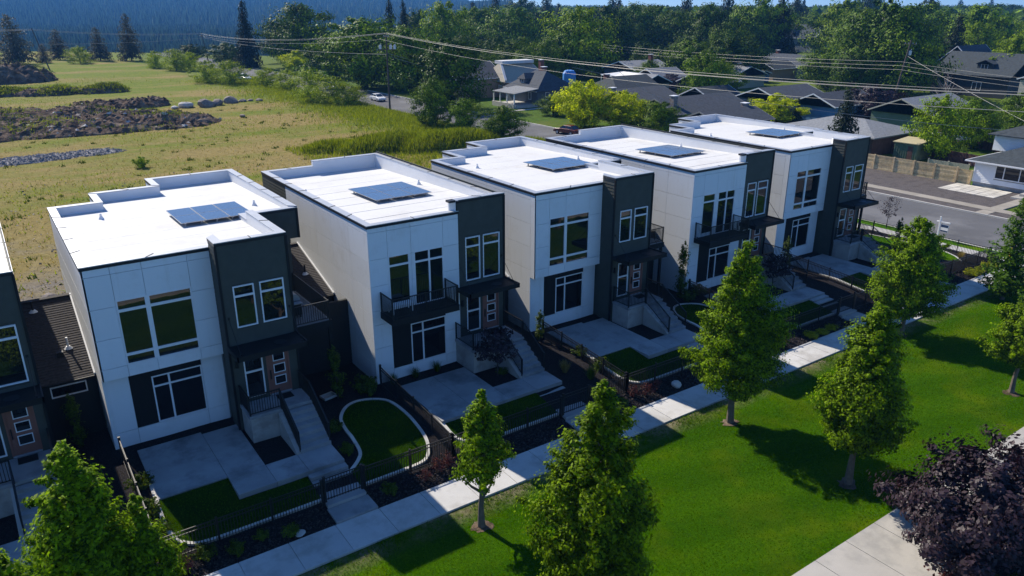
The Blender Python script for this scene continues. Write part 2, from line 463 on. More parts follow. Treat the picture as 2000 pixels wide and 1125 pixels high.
def quads_mesh(name, P, mat, smooth=False):
    """P: (n,4,3) array of quads"""
    n = len(P)
    me = bpy.data.meshes.new(name)
    me.vertices.add(4 * n); me.loops.add(4 * n); me.polygons.add(n)
    me.vertices.foreach_set('co', np.ascontiguousarray(P, dtype=np.float32).ravel())
    me.loops.foreach_set('vertex_index', np.arange(4 * n, dtype=np.int32))
    me.polygons.foreach_set('loop_start', np.arange(0, 4 * n, 4, dtype=np.int32))
    me.materials.append(M[mat])
    me.update(calc_edges=True)
    return me

def tris_mesh(name, P, mat):
    n = len(P)
    me = bpy.data.meshes.new(name)
    me.vertices.add(3 * n); me.loops.add(3 * n); me.polygons.add(n)
    me.vertices.foreach_set('co', np.ascontiguousarray(P, dtype=np.float32).ravel())
    me.loops.foreach_set('vertex_index', np.arange(3 * n, dtype=np.int32))
    me.polygons.foreach_set('loop_start', np.arange(0, 3 * n, 3, dtype=np.int32))
    me.materials.append(M[mat])
    me.update(calc_edges=True)
    return me

def unit(a):
    return a / np.maximum(np.linalg.norm(a, axis=-1, keepdims=True), 1e-9)

def leaf_quads(c, nrm, size, rng, ratio=0.55):
    """rhombic leaves centred on c facing nrm"""
    n = len(c)
    r = unit(rng.normal(size=(n, 3)))
    u = unit(np.cross(nrm, r)); v = np.cross(nrm, u)
    s = size[:, None]
    return np.stack([c - u * s, c + v * s * ratio, c + u * s, c - v * s * ratio], 1)

def clump_cloud(centres, crad, per, out_c, rng, up=0.35, flat=0.75):
    k = len(centres)
    idx = np.repeat(np.arange(k), per)
    d = rng.normal(size=(len(idx), 3)); d[:, 2] *= flat
    d = unit(d) * (rng.random(len(idx)) ** 0.45)[:, None] * np.array([1, 1, flat])
    ax = unit((centres[idx] - out_c) * np.array([1, 1, .3]) + np.array([0, 0, .75]) * crad[idx][:, None] * 2)      # sprays reach up and outwards
    d = d + ax * (d * ax).sum(1, keepdims=True) * 0.8
    p = centres[idx] + d * crad[idx][:, None]
    nrm = unit(0.75 * unit(p - out_c) + 0.8 * unit(d) + np.array([0, 0, up]) + 0.38 * rng.normal(size=p.shape))
    return p, nrm

def crown(h0, h1, prof, n_cl, per, leaf, seed, crad=0.3, squash=0.8, lob=0.22, inner=0.25, lean=(0, 0), up=0.35):
    """crown as clumps of leaves spread through a lumpy volume; prof(t)->radius"""
    rng = np.random.default_rng(seed)
    ph = rng.random(8) * 6.28
    t = rng.random(n_cl * 3)
    wgt = np.array([prof(x) for x in t]); keep = rng.random(len(t)) < wgt / wgt.max()
    t = t[keep][:n_cl]
    th = rng.random(len(t)) * 6.2832
    r = np.array([prof(x) for x in t])
    r = r * (1 + lob * (np.sin(3 * th + ph[0] + 5 * t) + 0.7 * np.sin(5 * th + ph[1] - 9 * t) + 0.6 * np.sin(2 * th + ph[2] + 14 * t)) / 1.6)
    rr = r * np.where(rng.random(len(t)) < inner, rng.random(len(t)) * 0.7, 0.72 + 0.28 * rng.random(len(t)))
    spr = rng.random(len(t)) < .14                     # stray shoots past the outline
    rr = np.where(spr, r * (1.04 + .22 * rng.random(len(t))), rr)
    z = h0 + t * (h1 - h0) + np.where(spr, .25 * crad, 0)
    c = np.stack([rr * np.cos(th) + lean[0] * t, rr * np.sin(th) + lean[1] * t, z], 1)
    cr = crad * (0.6 + 0.8 * rng.random(len(t))) * np.clip(r / max(r.max(), 1e-6) + 0.35, 0.45, 1.1) * np.where(spr, .6, 1.0)
    axis = np.stack([lean[0] * t, lean[1] * t, z - 0.25 * (h1 - h0) * (t - 0.2)], 1)
    idx_axis = np.repeat(axis, per, 0)
    p, nrm = clump_cloud(c, cr, per, idx_axis, rng, up, squash)
    s = leaf * (0.6 + 0.8 * rng.random(len(p)))
    return leaf_quads(p, nrm, s, rng)

def conifer_quads(h, w, tiers, per, seed, droop=0.35, leaf=0.3, z0=0.08, sparse=0.0, top_pow=0.9):
    rng = np.random.default_rng(seed)
    out = []
    for i in range(tiers):
        t = (i + rng.random() * 0.8) / tiers
        z = h * (z0 + (1 - z0) * t)
        rad = w / 2 * (1 - t) ** top_pow * (0.75 + 0.45 * rng.random()) + 0.12
        nb = max(4, int(6 + 7 * (1 - t)))
        for b in range(nb):
            if rng.random() < sparse: continue
            a = rng.random() * 6.2832
            L = rad * (0.6 + 0.5 * rng.random())
            k = max(3, int(per * (0.3 + L / (w / 2))))
            u = rng.random(k) ** 0.8
            x = u * L
            sp = (0.10 + 0.20 * u * (1 - u) * 4) * L * 0.8
            off = rng.normal(size=k) * sp * 0.6
            zz = z - droop * x * (0.5 + u * 0.7) + rng.normal(size=k) * 0.05 * w * 0.4
            px = np.cos(a) * x - np.sin(a) * off; py = np.sin(a) * x + np.cos(a) * off
            p = np.stack([px, py, zz], 1)
            nr = unit(np.stack([np.cos(a) * 0.5 * np.ones(k), np.sin(a) * 0.5 * np.ones(k), np.ones(k)], 1) + 0.55 * rng.normal(size=(k, 3)))
            out.append(leaf_quads(p, nr, leaf * (0.6 + 0.7 * rng.random(k)) * (0.55 + 0.45 * (1 - t)), rng, 0.4))
    return np.concatenate(out)

def trunk_mb(h, r0, r1=None, limbs=0, seed=1, spread=0.6, lean=(0, 0), fork=0.45, n=8):
    rng = random.Random(seed)
    b = MB()
    r1 = r1 if r1 is not None else r0 * 0.35
    k = 6
    pts = [(lean[0] * (i / k) ** 1.3 + rng.uniform(-1, 1) * r0 * 0.35 * (i > 0), lean[1] * (i / k) ** 1.3 + rng.uniform(-1, 1) * r0 * 0.35 * (i > 0), h * i / k) for i in range(k + 1)]
    rad = [r0 * 1.25] + [r0 + (r1 - r0) * i / k for i in range(1, k + 1)]
    b.tube([(pts[0][0], pts[0][1], -0.25)] + pts, [r0 * 1.5] + rad, n)
    for i in range(limbs):
        t = fork + (0.95 - fork) * (i + 0.5) / limbs
        q = Vector(pts[min(k - 1, int(t * k))]).lerp(Vector(pts[min(k, int(t * k) + 1)]), t * k - int(t * k))
        a = i * 2.4 + rng.uniform(-.4, .4)
        L = spread * h * (1.15 - t) * rng.uniform(0.7, 1.1)
        up = rng.uniform(0.5, 1.0)
        m = q + Vector((math.cos(a) * L * .5, math.sin(a) * L * .5, L * up * .45))
        e = q + Vector((math.cos(a) * L * .9, math.sin(a) * L * .9, L * up * 1.05))
        rr = r0 * (1 - t) * 0.6 + r0 * 0.12
        b.tube([q, m, e], [rr, rr * .7, rr * .25], 5)
    return b

def offset_poly(poly, d):
    """inset a counter-clockwise polygon by d"""
    n = len(poly); out = []
    for i in range(n):
        p0, p1, p2 = Vector(poly[i - 1]), Vector(poly[i]), Vector(poly[(i + 1) % n])
        e1 = (p1 - p0).normalized(); e2 = (p2 - p1).normalized()
        n1 = Vector((-e1.y, e1.x)); n2 = Vector((-e2.y, e2.x))
        k = 1 + n1.dot(n2)
        q = p1 + n1 * d if abs(k) < 1e-6 else p1 + (n1 + n2) * (d / k)
        out.append((q.x, q.y))
    return out

def interp(tab, t):
    if t <= tab[0][0]: return tab[0][1]
    for (a, va), (b, vb) in zip(tab, tab[1:]):
        if t <= b: return va + (vb - va) * (t - a) / (b - a)
    return tab[-1][1]

YARD_Z = [(-9.3, -0.70), (-8.35, -0.63), (-7.95, -0.53), (-6.2, -0.24), (-4.6, -0.07), (20.0, -0.06)]
def yz(y): return interp(YARD_Z, y)

# ------------------------------------------------------------------ pieces of a house
def seg_cuts(a, b, holes):
    """[a,b] minus hole intervals"""
    out = [(a, b)]
    for h0, h1 in holes:
        nx = []
        for s, e in out:
            if h1 <= s or h0 >= e: nx.append((s, e)); continue
            if h0 > s: nx.append((s, h0))
            if h1 < e: nx.append((h1, e))
        out = nx
    return [(s, e) for s, e in out if e - s > 0.02]

class Wall:
    """a vertical wall face: s runs along p->q, outside is to the right of p->q"""
    def __init__(self, p, q):
        self.p = Vector((p[0], p[1], 0)); q = Vector((q[0], q[1], 0))
        self.L = (q - self.p).length; self.d = (q - self.p) / self.L
        self.n = Vector((self.d.y, -self.d.x, 0))
    def at(self, s, z, out=0.0):
        v = self.p + self.d * s + self.n * out
        return (v.x, v.y, z)
    def slab(self, mb, s0, s1, z0, z1, o0, o1, mi=0):
        mb.hexa([self.at(s0, z0, o0), self.at(s1, z0, o0), self.at(s1, z0, o1), self.at(s0, z0, o1)],
                [self.at(s0, z1, o0), self.at(s1, z1, o0), self.at(s1, z1, o1), self.at(s0, z1, o1)], mi)

def lap_siding(mb, w, z0, z1, holes=(), step=0.19, s0=0.0, s1=None):
    s1 = w.L if s1 is None else s1
    k = max(1, round((z1 - z0) / step)); step = (z1 - z0) / k
    for i in range(k):
        a, b = z0 + i * step, z0 + (i + 1) * step
        hs = [(h[0], h[1]) for h in holes if h[2] < b - 0.02 and h[3] > a + 0.02]
        for s, e in seg_cuts(s0, s1, hs):
            mb.add([w.at(s, a, -.07), w.at(e, a, -.07), w.at(s, a, 0.012), w.at(e, a, 0.012), w.at(s, b, -.012), w.at(e, b, -.012), w.at(s, b, -.07), w.at(e, b, -.07)],
                   [(0, 1, 3, 2), (2, 3, 5, 4), (4, 5, 7, 6), (0, 2, 4, 6), (1, 7, 5, 3)])

def panel_objs(parent, w, scuts, zcuts, holes=(), mat='white_panel', gap=0.008, merge=()):
    """cement panels, one object each, joints left open"""
    for i in range(len(scuts) - 1):
        for j in range(len(zcuts) - 1):
            a, b, c, d = scuts[i], scuts[i + 1], zcuts[j], zcuts[j + 1]
            cells = [(a, b, c, d)]
            for h in holes:
                nx = []
                for (p, q, r, s) in cells:
                    if h[1] <= p or h[0] >= q or h[3] <= r or h[2] >= s: nx.append((p, q, r, s)); continue
                    if h[0] > p + .03: nx.append((p, h[0], r, s))
                    if h[1] < q - .03: nx.append((h[1], q, r, s))
                    x0, x1 = max(p, h[0]), min(q, h[1])
                    if h[2] > r + .03: nx.append((x0, x1, r, h[2]))
                    if h[3] < s - .03: nx.append((x0, x1, h[3], s))
                cells = nx
            if not cells: continue
            mb = MB()
            for (p, q, r, s) in cells:
                g0 = gap if p == a else 0; g1 = gap if q == b else 0; g2 = gap if r == c else 0; g3 = gap if s == d else 0
                w.slab(mb, p + g0, q - g1, r + g2, s - g3, -.072, 0)
            mb.build('wall_panel', mat, parent)

def window(parent, w, s0, s1, z0, z1, vs=(), hs=(), fw_=0.06, mull=0.07, glass='glass', frame='vinyl_white', name='window', skip=(), proud=0.012):
    """frame bars plus one pane per light; vs = mullion positions (s, width), hs = transoms (z, width) or (z, width, sA, sB)"""
    mb = MB()
    D0, D1 = -.07, proud
    w.slab(mb, s0, s0 + fw_, z0, z1, D0, D1); w.slab(mb, s1 - fw_, s1, z0, z1, D0, D1)
    w.slab(mb, s0 + fw_, s1 - fw_, z0, z0 + fw_, D0, D1); w.slab(mb, s0 + fw_, s1 - fw_, z1 - fw_, z1, D0, D1)
    cols = [s0 + fw_]
    for v, wd_ in vs:
        w.slab(mb, v - wd_ / 2, v + wd_ / 2, z0 + fw_, z1 - fw_, D0, D1 - .002)
        cols += [v - wd_ / 2, v + wd_ / 2]
    cols.append(s1 - fw_)
    panes = []
    for i in range(0, len(cols), 2):
        a, b = cols[i], cols[i + 1]
        rows = [z0 + fw_]
        for h in sorted(hs):
            if len(h) == 4 and (b <= h[2] or a >= h[3]): continue
            w.slab(mb, a, b, h[0] - h[1] / 2, h[0] + h[1] / 2, D0, D1 - .004)
            rows += [h[0] - h[1] / 2, h[0] + h[1] / 2]
        rows.append(z1 - fw_)
        for j in range(0, len(rows), 2):
            panes.append((a, b, rows[j], rows[j + 1]))
    fr = mb.build(name, frame, parent)
    for (a, b, c, d) in panes:
        g = MB(); w.slab(g, a - .01, b + .01, c - .01, d + .01, -.06, -.045)
        g.build('pane', glass, fr)
    return fr

def door_leaf(parent, w, s0, s1, z0, z1):
    mb = MB(); w.slab(mb, s0, s1, z0, z1, -.06, -.02)
    d = mb.build('door', 'door_red', parent)
    fr = MB()
    w.slab(fr, s0 - .07, s0, z0, z1 + .07, -.07, .02); w.slab(fr, s1, s1 + .07, z0, z1 + .07, -.07, .02); w.slab(fr, s0, s1, z1, z1 + .07, -.07, .018)
    fr.build('door_casing', 'door_red', d)
    cx = (s0 + s1) / 2 + .05
    for zc in (z0 + .62, z0 + 1.22, z0 + 1.82):
        f = MB(); a, b, c, e = cx - .27, cx + .27, zc - .22, zc + .22
        w.slab(f, a, a + .035, c, e, -.02, .01); w.slab(f, b - .035, b, c, e, -.02, .01)
        w.slab(f, a + .035, b - .035, c, c + .035, -.02, .01); w.slab(f, a + .035, b - .035, e - .035, e, -.02, .01)
        f.build('door_light_frame', 'vinyl_white', d)
        g = MB(); w.slab(g, a + .03, b - .03, c + .03, e - .03, -.019, -.012); g.build('door_pane', 'glass', d)
    h = MB(); w.slab(h, s0 + .06, s0 + .10, z0 + .75, z0 + 1.2, -.02, .05); h.build('handle', 'black_metal', d)
    k = MB(); w.slab(k, s0 - .05, s1 + .05, z0 - .05, z0, -.07, .06); k.build('threshold', 'cap_metal', d)
    return d

def railing(parent, pts, h=1.0, spacing=0.11, mat='black_metal', post_every=True, name='railing', top=0.065):
    """posts and rails in one part, the thin balusters joined beneath it"""
    mb = MB(); bl = MB()
    for p in pts:
        mb.box(p[0] - .03, p[1] - .03, p[2] - .02, p[0] + .03, p[1] + .03, p[2] + h + .04)
    for p, q in zip(pts, pts[1:]):
        p = Vector(p); q = Vector(q)
        mb.bar(p + Vector((0, 0, h)), q + Vector((0, 0, h)), top, .04)
        mb.bar(p + Vector((0, 0, .10)), q + Vector((0, 0, .10)), .035, .035)
        L = (q - p).length; k = max(2, int(L / spacing))
        for i in range(1, k):
            t = p.lerp(q, i / k)
            bl.box(t.x - .012, t.y - .012, t.z + .11, t.x + .012, t.y + .012, t.z + h - .02)
    r = mb.build(name, mat, parent)
    bl.build('balusters', mat, r, kind='stuff')
    return r

def capped_parapet(parent, poly, tops, zb, thick=0.32, fascia=True):
    """one parapet wall and one metal cap per edge, caps seamed"""
    n = len(poly); inn = offset_poly(poly, thick); skin = offset_poly(poly, .075)
    out = offset_poly(poly, -0.035); inn2 = offset_poly(poly, thick + 0.02)
    wall = MB()
    for i in range(n):
        j = (i + 1) % n
        if tops[i] is None: continue
        z = tops[i]
        wall.hexa([(*skin[i], zb), (*skin[j], zb), (*inn[j], zb), (*inn[i], zb)], [(*skin[i], z), (*skin[j], z), (*inn[j], z), (*inn[i], z)])
        c = MB()
        c.hexa([(*out[i], z), (*out[j], z), (*inn2[j], z), (*inn2[i], z)], [(*out[i], z + .035), (*out[j], z + .035), (*inn2[j], z + .035), (*inn2[i], z + .035)])
        cap = c.build('parapet_cap', 'cap_metal', parent)
        f = MB()                                               # dark drip edge outside and thin seam ribs
        o2 = offset_poly(poly, -0.03)
        f.hexa([(*poly[i], z - .13), (*poly[j], z - .13), (*o2[j], z - .13), (*o2[i], z - .13)], [(*poly[i], z - .002), (*poly[j], z - .002), (*o2[j], z - .002), (*o2[i], z - .002)])
        L = (Vector(poly[j]) - Vector(poly[i])).length
        k = int(L / 2.6)
        for m in range(1, k + 1):
            t = m / (k + 1)
            a = Vector(out[i]).lerp(Vector(out[j]), t); b = Vector(inn2[i]).lerp(Vector(inn2[j]), t)
            f.bar((a.x, a.y, z + .042), (b.x, b.y, z + .042), .035, .02)
        f.build('cap_trim', 'cap_dark', cap)
    wall.build('parapet', 'parapet_membrane', parent)

def solar_array(parent, x0, y0, x1, y1, z, slope, nx=3, ny=2):
    rk = MB()
    for i in range(5):
        x = x0 + .25 + (x1 - x0 - .5) * i / 4
        rk.bar((x, y0 + .08, z - .05), (x, y1 - .08, z - .05 + slope * (y1 - y0)), .06, .06)
        for yy in (y0 + .3, (y0 + y1) / 2, y1 - .3):
            rk.box(x - .03, yy - .03, z - .42, x + .03, yy + .03, z - .06 + slope * (yy - y0))
    rk.build('solar_rack', 'rack', parent)
    dx = (x1 - x0) / nx; dy = (y1 - y0) / ny
    for i in range(nx):
        for j in range(ny):
            a, b = x0 + i * dx + .012, x0 + (i + 1) * dx - .012
            c, d = y0 + j * dy + .012, y0 + (j + 1) * dy - .012
            za, zb = z + slope * (c - y0), z + slope * (d - y0)
            m = MB()
            m.hexa([(a, c, za - .03), (b, c, za - .03), (b, d, zb - .03), (a, d, zb - .03)], [(a, c, za), (b, c, za), (b, d, zb), (a, d, zb)], 0)
            w_ = .018
            m.hexa([(a + w_, c + w_, za - .01), (b - w_, c + w_, za - .01), (b - w_, d - w_, zb - .01), (a + w_, d - w_, zb - .01)],
                   [(a + w_, c + w_, za + .003), (b - w_, c + w_, za + .003), (b - w_, d - w_, zb + .003), (a + w_, d - w_, zb + .003)], 1)
            m.build('solar_panel', ['rack', 'solar_glass'], parent)

def roof_vent(parent, x, y, z, pipe=True, mat='vinyl_white'):
    b = MB(); b.tube([(x, y, z - .05), (x, y, z + .04), (x, y, z + .16), (x, y, z + .30)], [.17, .13, .06, .045], 10)
    b.build('roof_vent', mat, parent, smooth=False)
    return

def canopy(parent, x0, x1, y0, y1, z):
    b = MB(); t = .2
    b.box(x0, y0, z - t, x1, y1, z - .05)
    for (a, c, d, e) in ((x0, y0, x1, y0 + .06), (x0, y0, x0 + .06, y1), (x1 - .06, y0, x1, y1)):
        b.box(a - .003, c - .003, z - t - .03, d + .003, e, z + .02)
    c = b.build('entry_canopy', 'dark_trim', parent)
    for x in (x0 + .22, x1 - .22):
        r = MB()
        r.tube([(x, y0 + .15, z - .02), (x, y1, z + 1.25)], .014, 6)
        r.box(x - .05, y1 - .03, z + 1.2, x + .05, y1 + .0, z + 1.32)
        r.box(x - .03, y0 + .12, z - .02, x + .03, y0 + .20, z + .07)
        r.build('tie_rod', 'black_metal', c)
    p = MB(); p.tube([((x0 + x1) / 2 + .55, (y0 + y1) / 2, z - .055), ((x0 + x1) / 2 + .55, (y0 + y1) / 2, z - .03)], .30, 8)
    p.build('roof_drain', 'cap_dark', c)
    return c

# ------------------------------------------------------------------ the townhouses
def roofz(x, y): return 8.43 - 0.030 * max(y, 0)

def core(parent, poly, z0, z1, mis):
    b = MB(); b.prism(offset_poly(poly, .07), z0, z1, 0, mis)
    return b.build('wall', ['joint_dark', 'dark_siding'], parent)

def side_wall_white(h, w, s1, z0, z1, zcut):
    ks = max(1, round(s1 / 2.44)); sc_ = [s1 * i / ks for i in range(ks + 1)]
    panel_objs(h, w, sc_, zcut)

ZC = [-1.0, 1.12, 2.5, 3.88, 5.27, 6.65, 8.06, 8.45]

def siding_part(h, specs, name='lap_siding'):
    b = MB()
    for (w, z0, z1, holes, s0, s1) in specs:
        lap_siding(b, w, z0, z1, holes, .19, s0, s1)
    return b.build(name, 'dark_siding', h, kind='stuff')

def corner_trim(h, pts, z0, z1, mat='dark_trim', r=.05):
    b = MB()
    for x, y in pts: b.box(x - r, y - r, z0, x + r, y + r, z1)
    b.build('corner_trim', mat, h)

def house_a(X, label, deck=True):
    h = empty('townhouse', (X, 0, 0), label, 'house', 'modern townhouses in a row')
    # wall cores
    up = [(0, 0), (5, 0), (5, -1.1), (8.05, -1.1), (8.05, 4.6), (10.6, 4.6), (10.6, 16.2), (5.5, 16.2), (5.5, 14.1), (2.2, 14.1), (2.2, 11.8), (0, 11.8)]
    core(h, up, 6.9, lambda x, y: 8.30 - .03 * max(y, 0), [0, 1, 1, 1, 1, 1, 1, 0, 0, 0, 0, 0])
    mid = [(0, 0), (5, 0), (5, -1.1), (8.05, -1.1), (8.05, 4.6), (10.1, 4.6), (10.1, 16.2), (5.5, 16.2), (5.5, 14.1), (2.2, 14.1), (2.2, 11.8), (0, 11.8)]
    core(h, mid, 3.42, 6.9, [0, 1, 1, 1, 1, 1, 1, 0, 0, 0, 0, 0])
    low = [(0, .4), (5, .4), (5, -1.1), (8.05, -1.1), (8.05, 4.6), (10.1, 4.6), (10.1, 16.2), (5.5, 16.2), (5.5, 14.1), (2.2, 14.1), (2.2, 11.8), (0, 11.8)]
    core(h, low, -1.0, 3.42, [0, 1, 1, 1, 1, 1, 1, 0, 0, 0, 0, 0])
    # white front
    F = Wall((0, 0), (5, 0)); F2 = Wall((0, .4), (5, .4))
    panel_objs(h, F, [0, 1.05, 2.25, 4.05, 5.0], [3.42, 3.95, 5.27, 6.65, 8.06, 8.45], [(1.05, 4.05, 3.95, 6.9)])
    window(h, F, 1.05, 4.05, 3.95, 6.9, [(2.255, .19)], [(6.41, .12), (4.42, .12)])
    panel_objs(h, F2, [0, 1.03, 4.06, 5.0], [-.4, .68, 3.41], [(1.03, 4.06, .68, 3.41)])
    dp = MB(); F2.slab(dp, 1.04, 1.92, .69, 3.40, -.07, -.02); F2.slab(dp, 1.92, 4.05, 2.98, 3.40, -.07, -.02)
    dp.build('recess_panel', 'dark_panel', h)
    window(h, F2, 1.92, 4.05, .69, 2.98, [(2.63, .08)], [(2.47, .08)], glass='glass_dim', proud=0)
    # left side, white
    Lw = Wall((0, 11.8), (0, 0)); side_wall_white(h, Lw, 11.4, 0, 0, ZC)
    sl = MB(); Lw.slab(sl, 11.4 + .008, 11.8, 3.42, 8.45, -.072, 0); sl.build('wall_panel', 'white_panel', h)
    b1 = Wall((2.2, 14.1), (2.2, 11.8)); panel_objs(h, b1, [0, 2.3], ZC)
    b2 = Wall((5.5, 16.2), (5.5, 14.1)); panel_objs(h, b2, [0, 2.1], ZC)
    for p, q in (((5.5, 14.1), (2.2, 14.1)), ((2.2, 11.8), (0, 11.8))):
        w = Wall(p, q); panel_objs(h, w, [0, w.L], ZC)
    # dark tower and the other dark faces
    T = Wall((5, -1.1), (8.05, -1.1)); TL = Wall((5, 0), (5, -1.1)); TR = Wall((8.05, -1.1), (8.05, 4.6))
    B1 = Wall((8.05, 4.6), (10.6, 4.6)); B1l = Wall((8.05, 4.6), (10.1, 4.6)); BR = Wall((10.6, 4.6), (10.6, 16.2)); BRl = Wall((10.1, 4.6), (10.1, 16.2)); BB = Wall((10.6, 16.2), (5.5, 16.2))
    th = [(.50, 1.42, 4.95, 6.9), (1.66, 2.75, 4.95, 6.9), (.54, 1.40, 1.45, 3.62), (1.60, 2.56, 1.34, 3.52)]
    siding_part(h, [(T, -1, 8.89, th, 0, None), (TL, -1, 8.89, (), 0, None), (TR, -1, 8.89, [(2.2, 4.0, 4.0, 6.2)], 0, 4.7), (TR, -1, 8.5, [], 4.7, None),
                    (B1, 6.9, 8.5, (), 0, None), (B1l, -1, 6.9, (), 0, None), (BR, 6.9, 8.5, (), 0, None), (BRl, -1, 6.9, (), 0, None), (BB, -1, 8.5, (), 0, None)])
    corner_trim(h, [(5, -1.1), (8.05, -1.1)], -.5, 8.84)
    corner_trim(h, [(10.6, 4.6)], 6.9, 8.48)
    for a, b in ((.50, 1.42), (1.66, 2.75)):
        window(h, T, a, b, 4.95, 6.9, [], [(6.42, .09)])
    window(h, T, .54, 1.40, 1.45, 3.62, [], [(2.72, .09)])
    door_leaf(h, T, 1.62, 2.54, 1.35, 3.45)
    window(h, TR, 2.2, 4.0, 4.0, 6.2, [(3.1, .08)], [], name='patio_door')
    # roof
    rf = MB(); rf.prism(offset_poly(up, .1), 7.4, roofz); rf.build('roof', 'roof_membrane', h)
    pol = [(0, 0), (5, 0), (5, -1.1), (8.05, -1.1), (8.05, 3.6), (8.05, 4.6), (10.6, 4.6), (10.6, 16.2), (5.5, 16.2), (5.5, 14.1), (2.2, 14.1), (2.2, 11.8), (0, 11.8)]
    t = 8.50
    capped_parapet(h, pol, [t, 8.93, 8.93, 8.93, t, t, t + .06, t + .06, t + .06, t + .03, t, t, t], 7.6)
    solar_array(h, 4.95, 4.75, 8.45, 8.1, 8.50, -.02)
    roof_vent(h, 2.09, 9.3, 8.15); roof_vent(h, 9.3, 7.5, 8.2)
    canopy(h, 4.95, 8.1, -2.6, -1.1, 4.22)
    lm = MB(); lm.box(5.18, -1.22, 3.1, 5.30, -1.09, 3.45); lm.build('wall_lamp', 'black_metal', h)
    # roof deck on the right
    dk = MB(); dk.box(8.08, -.35, 3.82, 10.08, 4.55, 4.0); dk.box(8.06, -.40, 3.70, 10.12, -.35, 4.02); dk.box(10.08, -.35, 3.70, 10.13, 4.55, 4.02)
    d = dk.build('roof_deck', 'dark_trim', h)
    bd = MB()
    for i in range(14):
        bd.box(8.12 + i * .14, -.33, 4.001, 8.12 + i * .14 + .125, 4.53, 4.03)
    bd.build('deck_boards', 'grey_wall', d, kind='stuff')
    pw = MB(); pw.box(9.95, -.30, -.3, 10.1, -.15, 3.82); pw.build('deck_post', 'dark_trim', d)
    railing(h, [(8.15, -.33, 4.03), (10.03, -.33, 4.03), (10.03, 4.5, 4.03)], .98)
    return h

def house_b(X, label, skip_left=False):
    h = empty('townhouse', (X, 0, 0), label, 'house', 'modern townhouses in a row')
    yf = -.52
    pol = [(0, yf), (5.1, yf), (5.1, -.40), (8.05, -.40), (8.05, 15.2), (3.3, 15.2), (0, 15.2)]
    core(h, pol, -1.0, lambda x, y: 8.20 - .03 * max(y, 0), [0, 0, 1, 1, 1, 1, 1])
    F = Wall((0, yf), (5.1, yf))
    panel_objs(h, F, [0, 1.02, 2.32, 4.17, 5.1], [-.4, .55, 1.9, 3.2, 3.95, 5.27, 6.65, 8.02, 8.33], [(1.02, 2.20, 3.98, 6.70), (2.46, 4.17, 3.80, 6.70), (1.03, 4.2, .55, 3.72)])
    window(h, F, 1.02, 2.20, 3.98, 6.70, [], [(6.17, .10)])
    sl = window(h, F, 2.46, 4.17, 3.80, 6.70, [(3.33, .09)], [(6.13, .10)], name='balcony_door')
    dp = MB(); F.slab(dp, 1.04, 2.1, .56, 3.72, -.07, -.02); F.slab(dp, 2.1, 4.19, 2.82, 3.72, -.07, -.02); dp.build('recess_panel', 'dark_panel', h)
    window(h, F, 2.1, 4.19, .56, 2.82, [(2.80, .08)], [(2.28, .08)], glass='glass_dim', proud=0)
    # balcony
    bl = MB(); bl.box(.48, -1.85, 3.62, 4.22, yf, 3.83); bl.box(.44, -1.89, 3.55, 4.26, -1.83, 3.87); bl.box(.44, -1.83, 3.55, .50, yf, 3.87); bl.box(4.20, -1.83, 3.55, 4.26, yf, 3.87)
    bal = bl.build('balcony', 'dark_trim', h)
    railing(h, [(.50, yf - .04, 3.85), (.50, -1.83, 3.85), (2.35, -1.83, 3.85), (4.20, -1.83, 3.85), (4.20, yf - .04, 3.85)], 1.05, .10, name='balcony_railing')
    # left side: white to y=10.9, then dark lap boards
    Lw = Wall((0, 10.9), (0, yf)); side_wall_white(h, Lw, Lw.L, 0, 0, [-1.0, 1.0, 2.38, 3.76, 5.15, 6.55, 7.95, 8.33])
    Ld = Wall((0, 15.2), (0, 10.9))
    T = Wall((5.1, -.40), (8.05, -.40)); TR = Wall((8.05, -.40), (8.05, 15.2)); BB = Wall((8.05, 15.2), (0, 15.2))
    th = [(.48, 1.40, 4.42, 6.85), (1.58, 2.66, 4.42, 6.85), (.50, 1.36, 1.45, 3.55), (1.55, 2.53, 1.34, 3.47)]
    siding_part(h, [(T, -1, 8.89, th, 0, None), (TR, -1, 8.89, (), 0, None), (BB, -1, 8.33, (), 0, None), (Ld, -1, 8.33, (), 0, None)])
    corner_trim(h, [(8.05, -.40)], -.5, 8.84)
    for a, b in ((.48, 1.40), (1.58, 2.66)):
        window(h, T, a, b, 4.42, 6.85, [], [(6.33, .09)])
    window(h, T, .50, 1.36, 1.45, 3.55, [], [(2.65, .09)])
    door_leaf(h, T, 1.58, 2.50, 1.35, 3.40)
    rf = MB(); rf.prism(offset_poly(pol, .1), 7.4, lambda x, y: 8.32 - .03 * max(y, 0)); rf.build('roof', 'roof_membrane', h)
    t = 8.385
    capped_parapet(h, pol, [t, 8.93, 8.93, 8.75, t + .34, t, t], 7.6)
    # the raised tower front wraps a little way round over the white box
    rp = MB(); rp.box(4.66, -.44, 8.86, 5.04, -.06, 8.968); rp.build('parapet_return', 'cap_dark', h)
    solar_array(h, 2.65, 4.05, 6.15, 7.8, 8.40, -.02)
    roof_vent(h, .58, 9.0, 8.05); roof_vent(h, 7.1, 7.4, 8.1)
    canopy(h, 4.95, 8.1, -1.85, -.40, 4.22)
    lm = MB(); lm.box(5.26, -.52, 3.05, 5.38, -.39, 3.4); lm.build('wall_lamp', 'black_metal', h)
    return h

HX = [-10.27, 0.0, 12.19, 22.63, 34.97, 45.50]
house_b(HX[0], 'townhouse cut off by the left frame edge, only its dark tower showing')
house_a(HX[1], 'nearest whole townhouse, white with a big upstairs window and a dark tower')
house_b(HX[2], 'second whole townhouse from the left, white with a black balcony')
house_a(HX[3], 'middle townhouse of the row with a big upstairs window, no balcony')
house_b(HX[4], 'townhouse with a black balcony half hidden behind a street tree')
house_a(HX[5], 'townhouse at the far right end of the row next to the street')

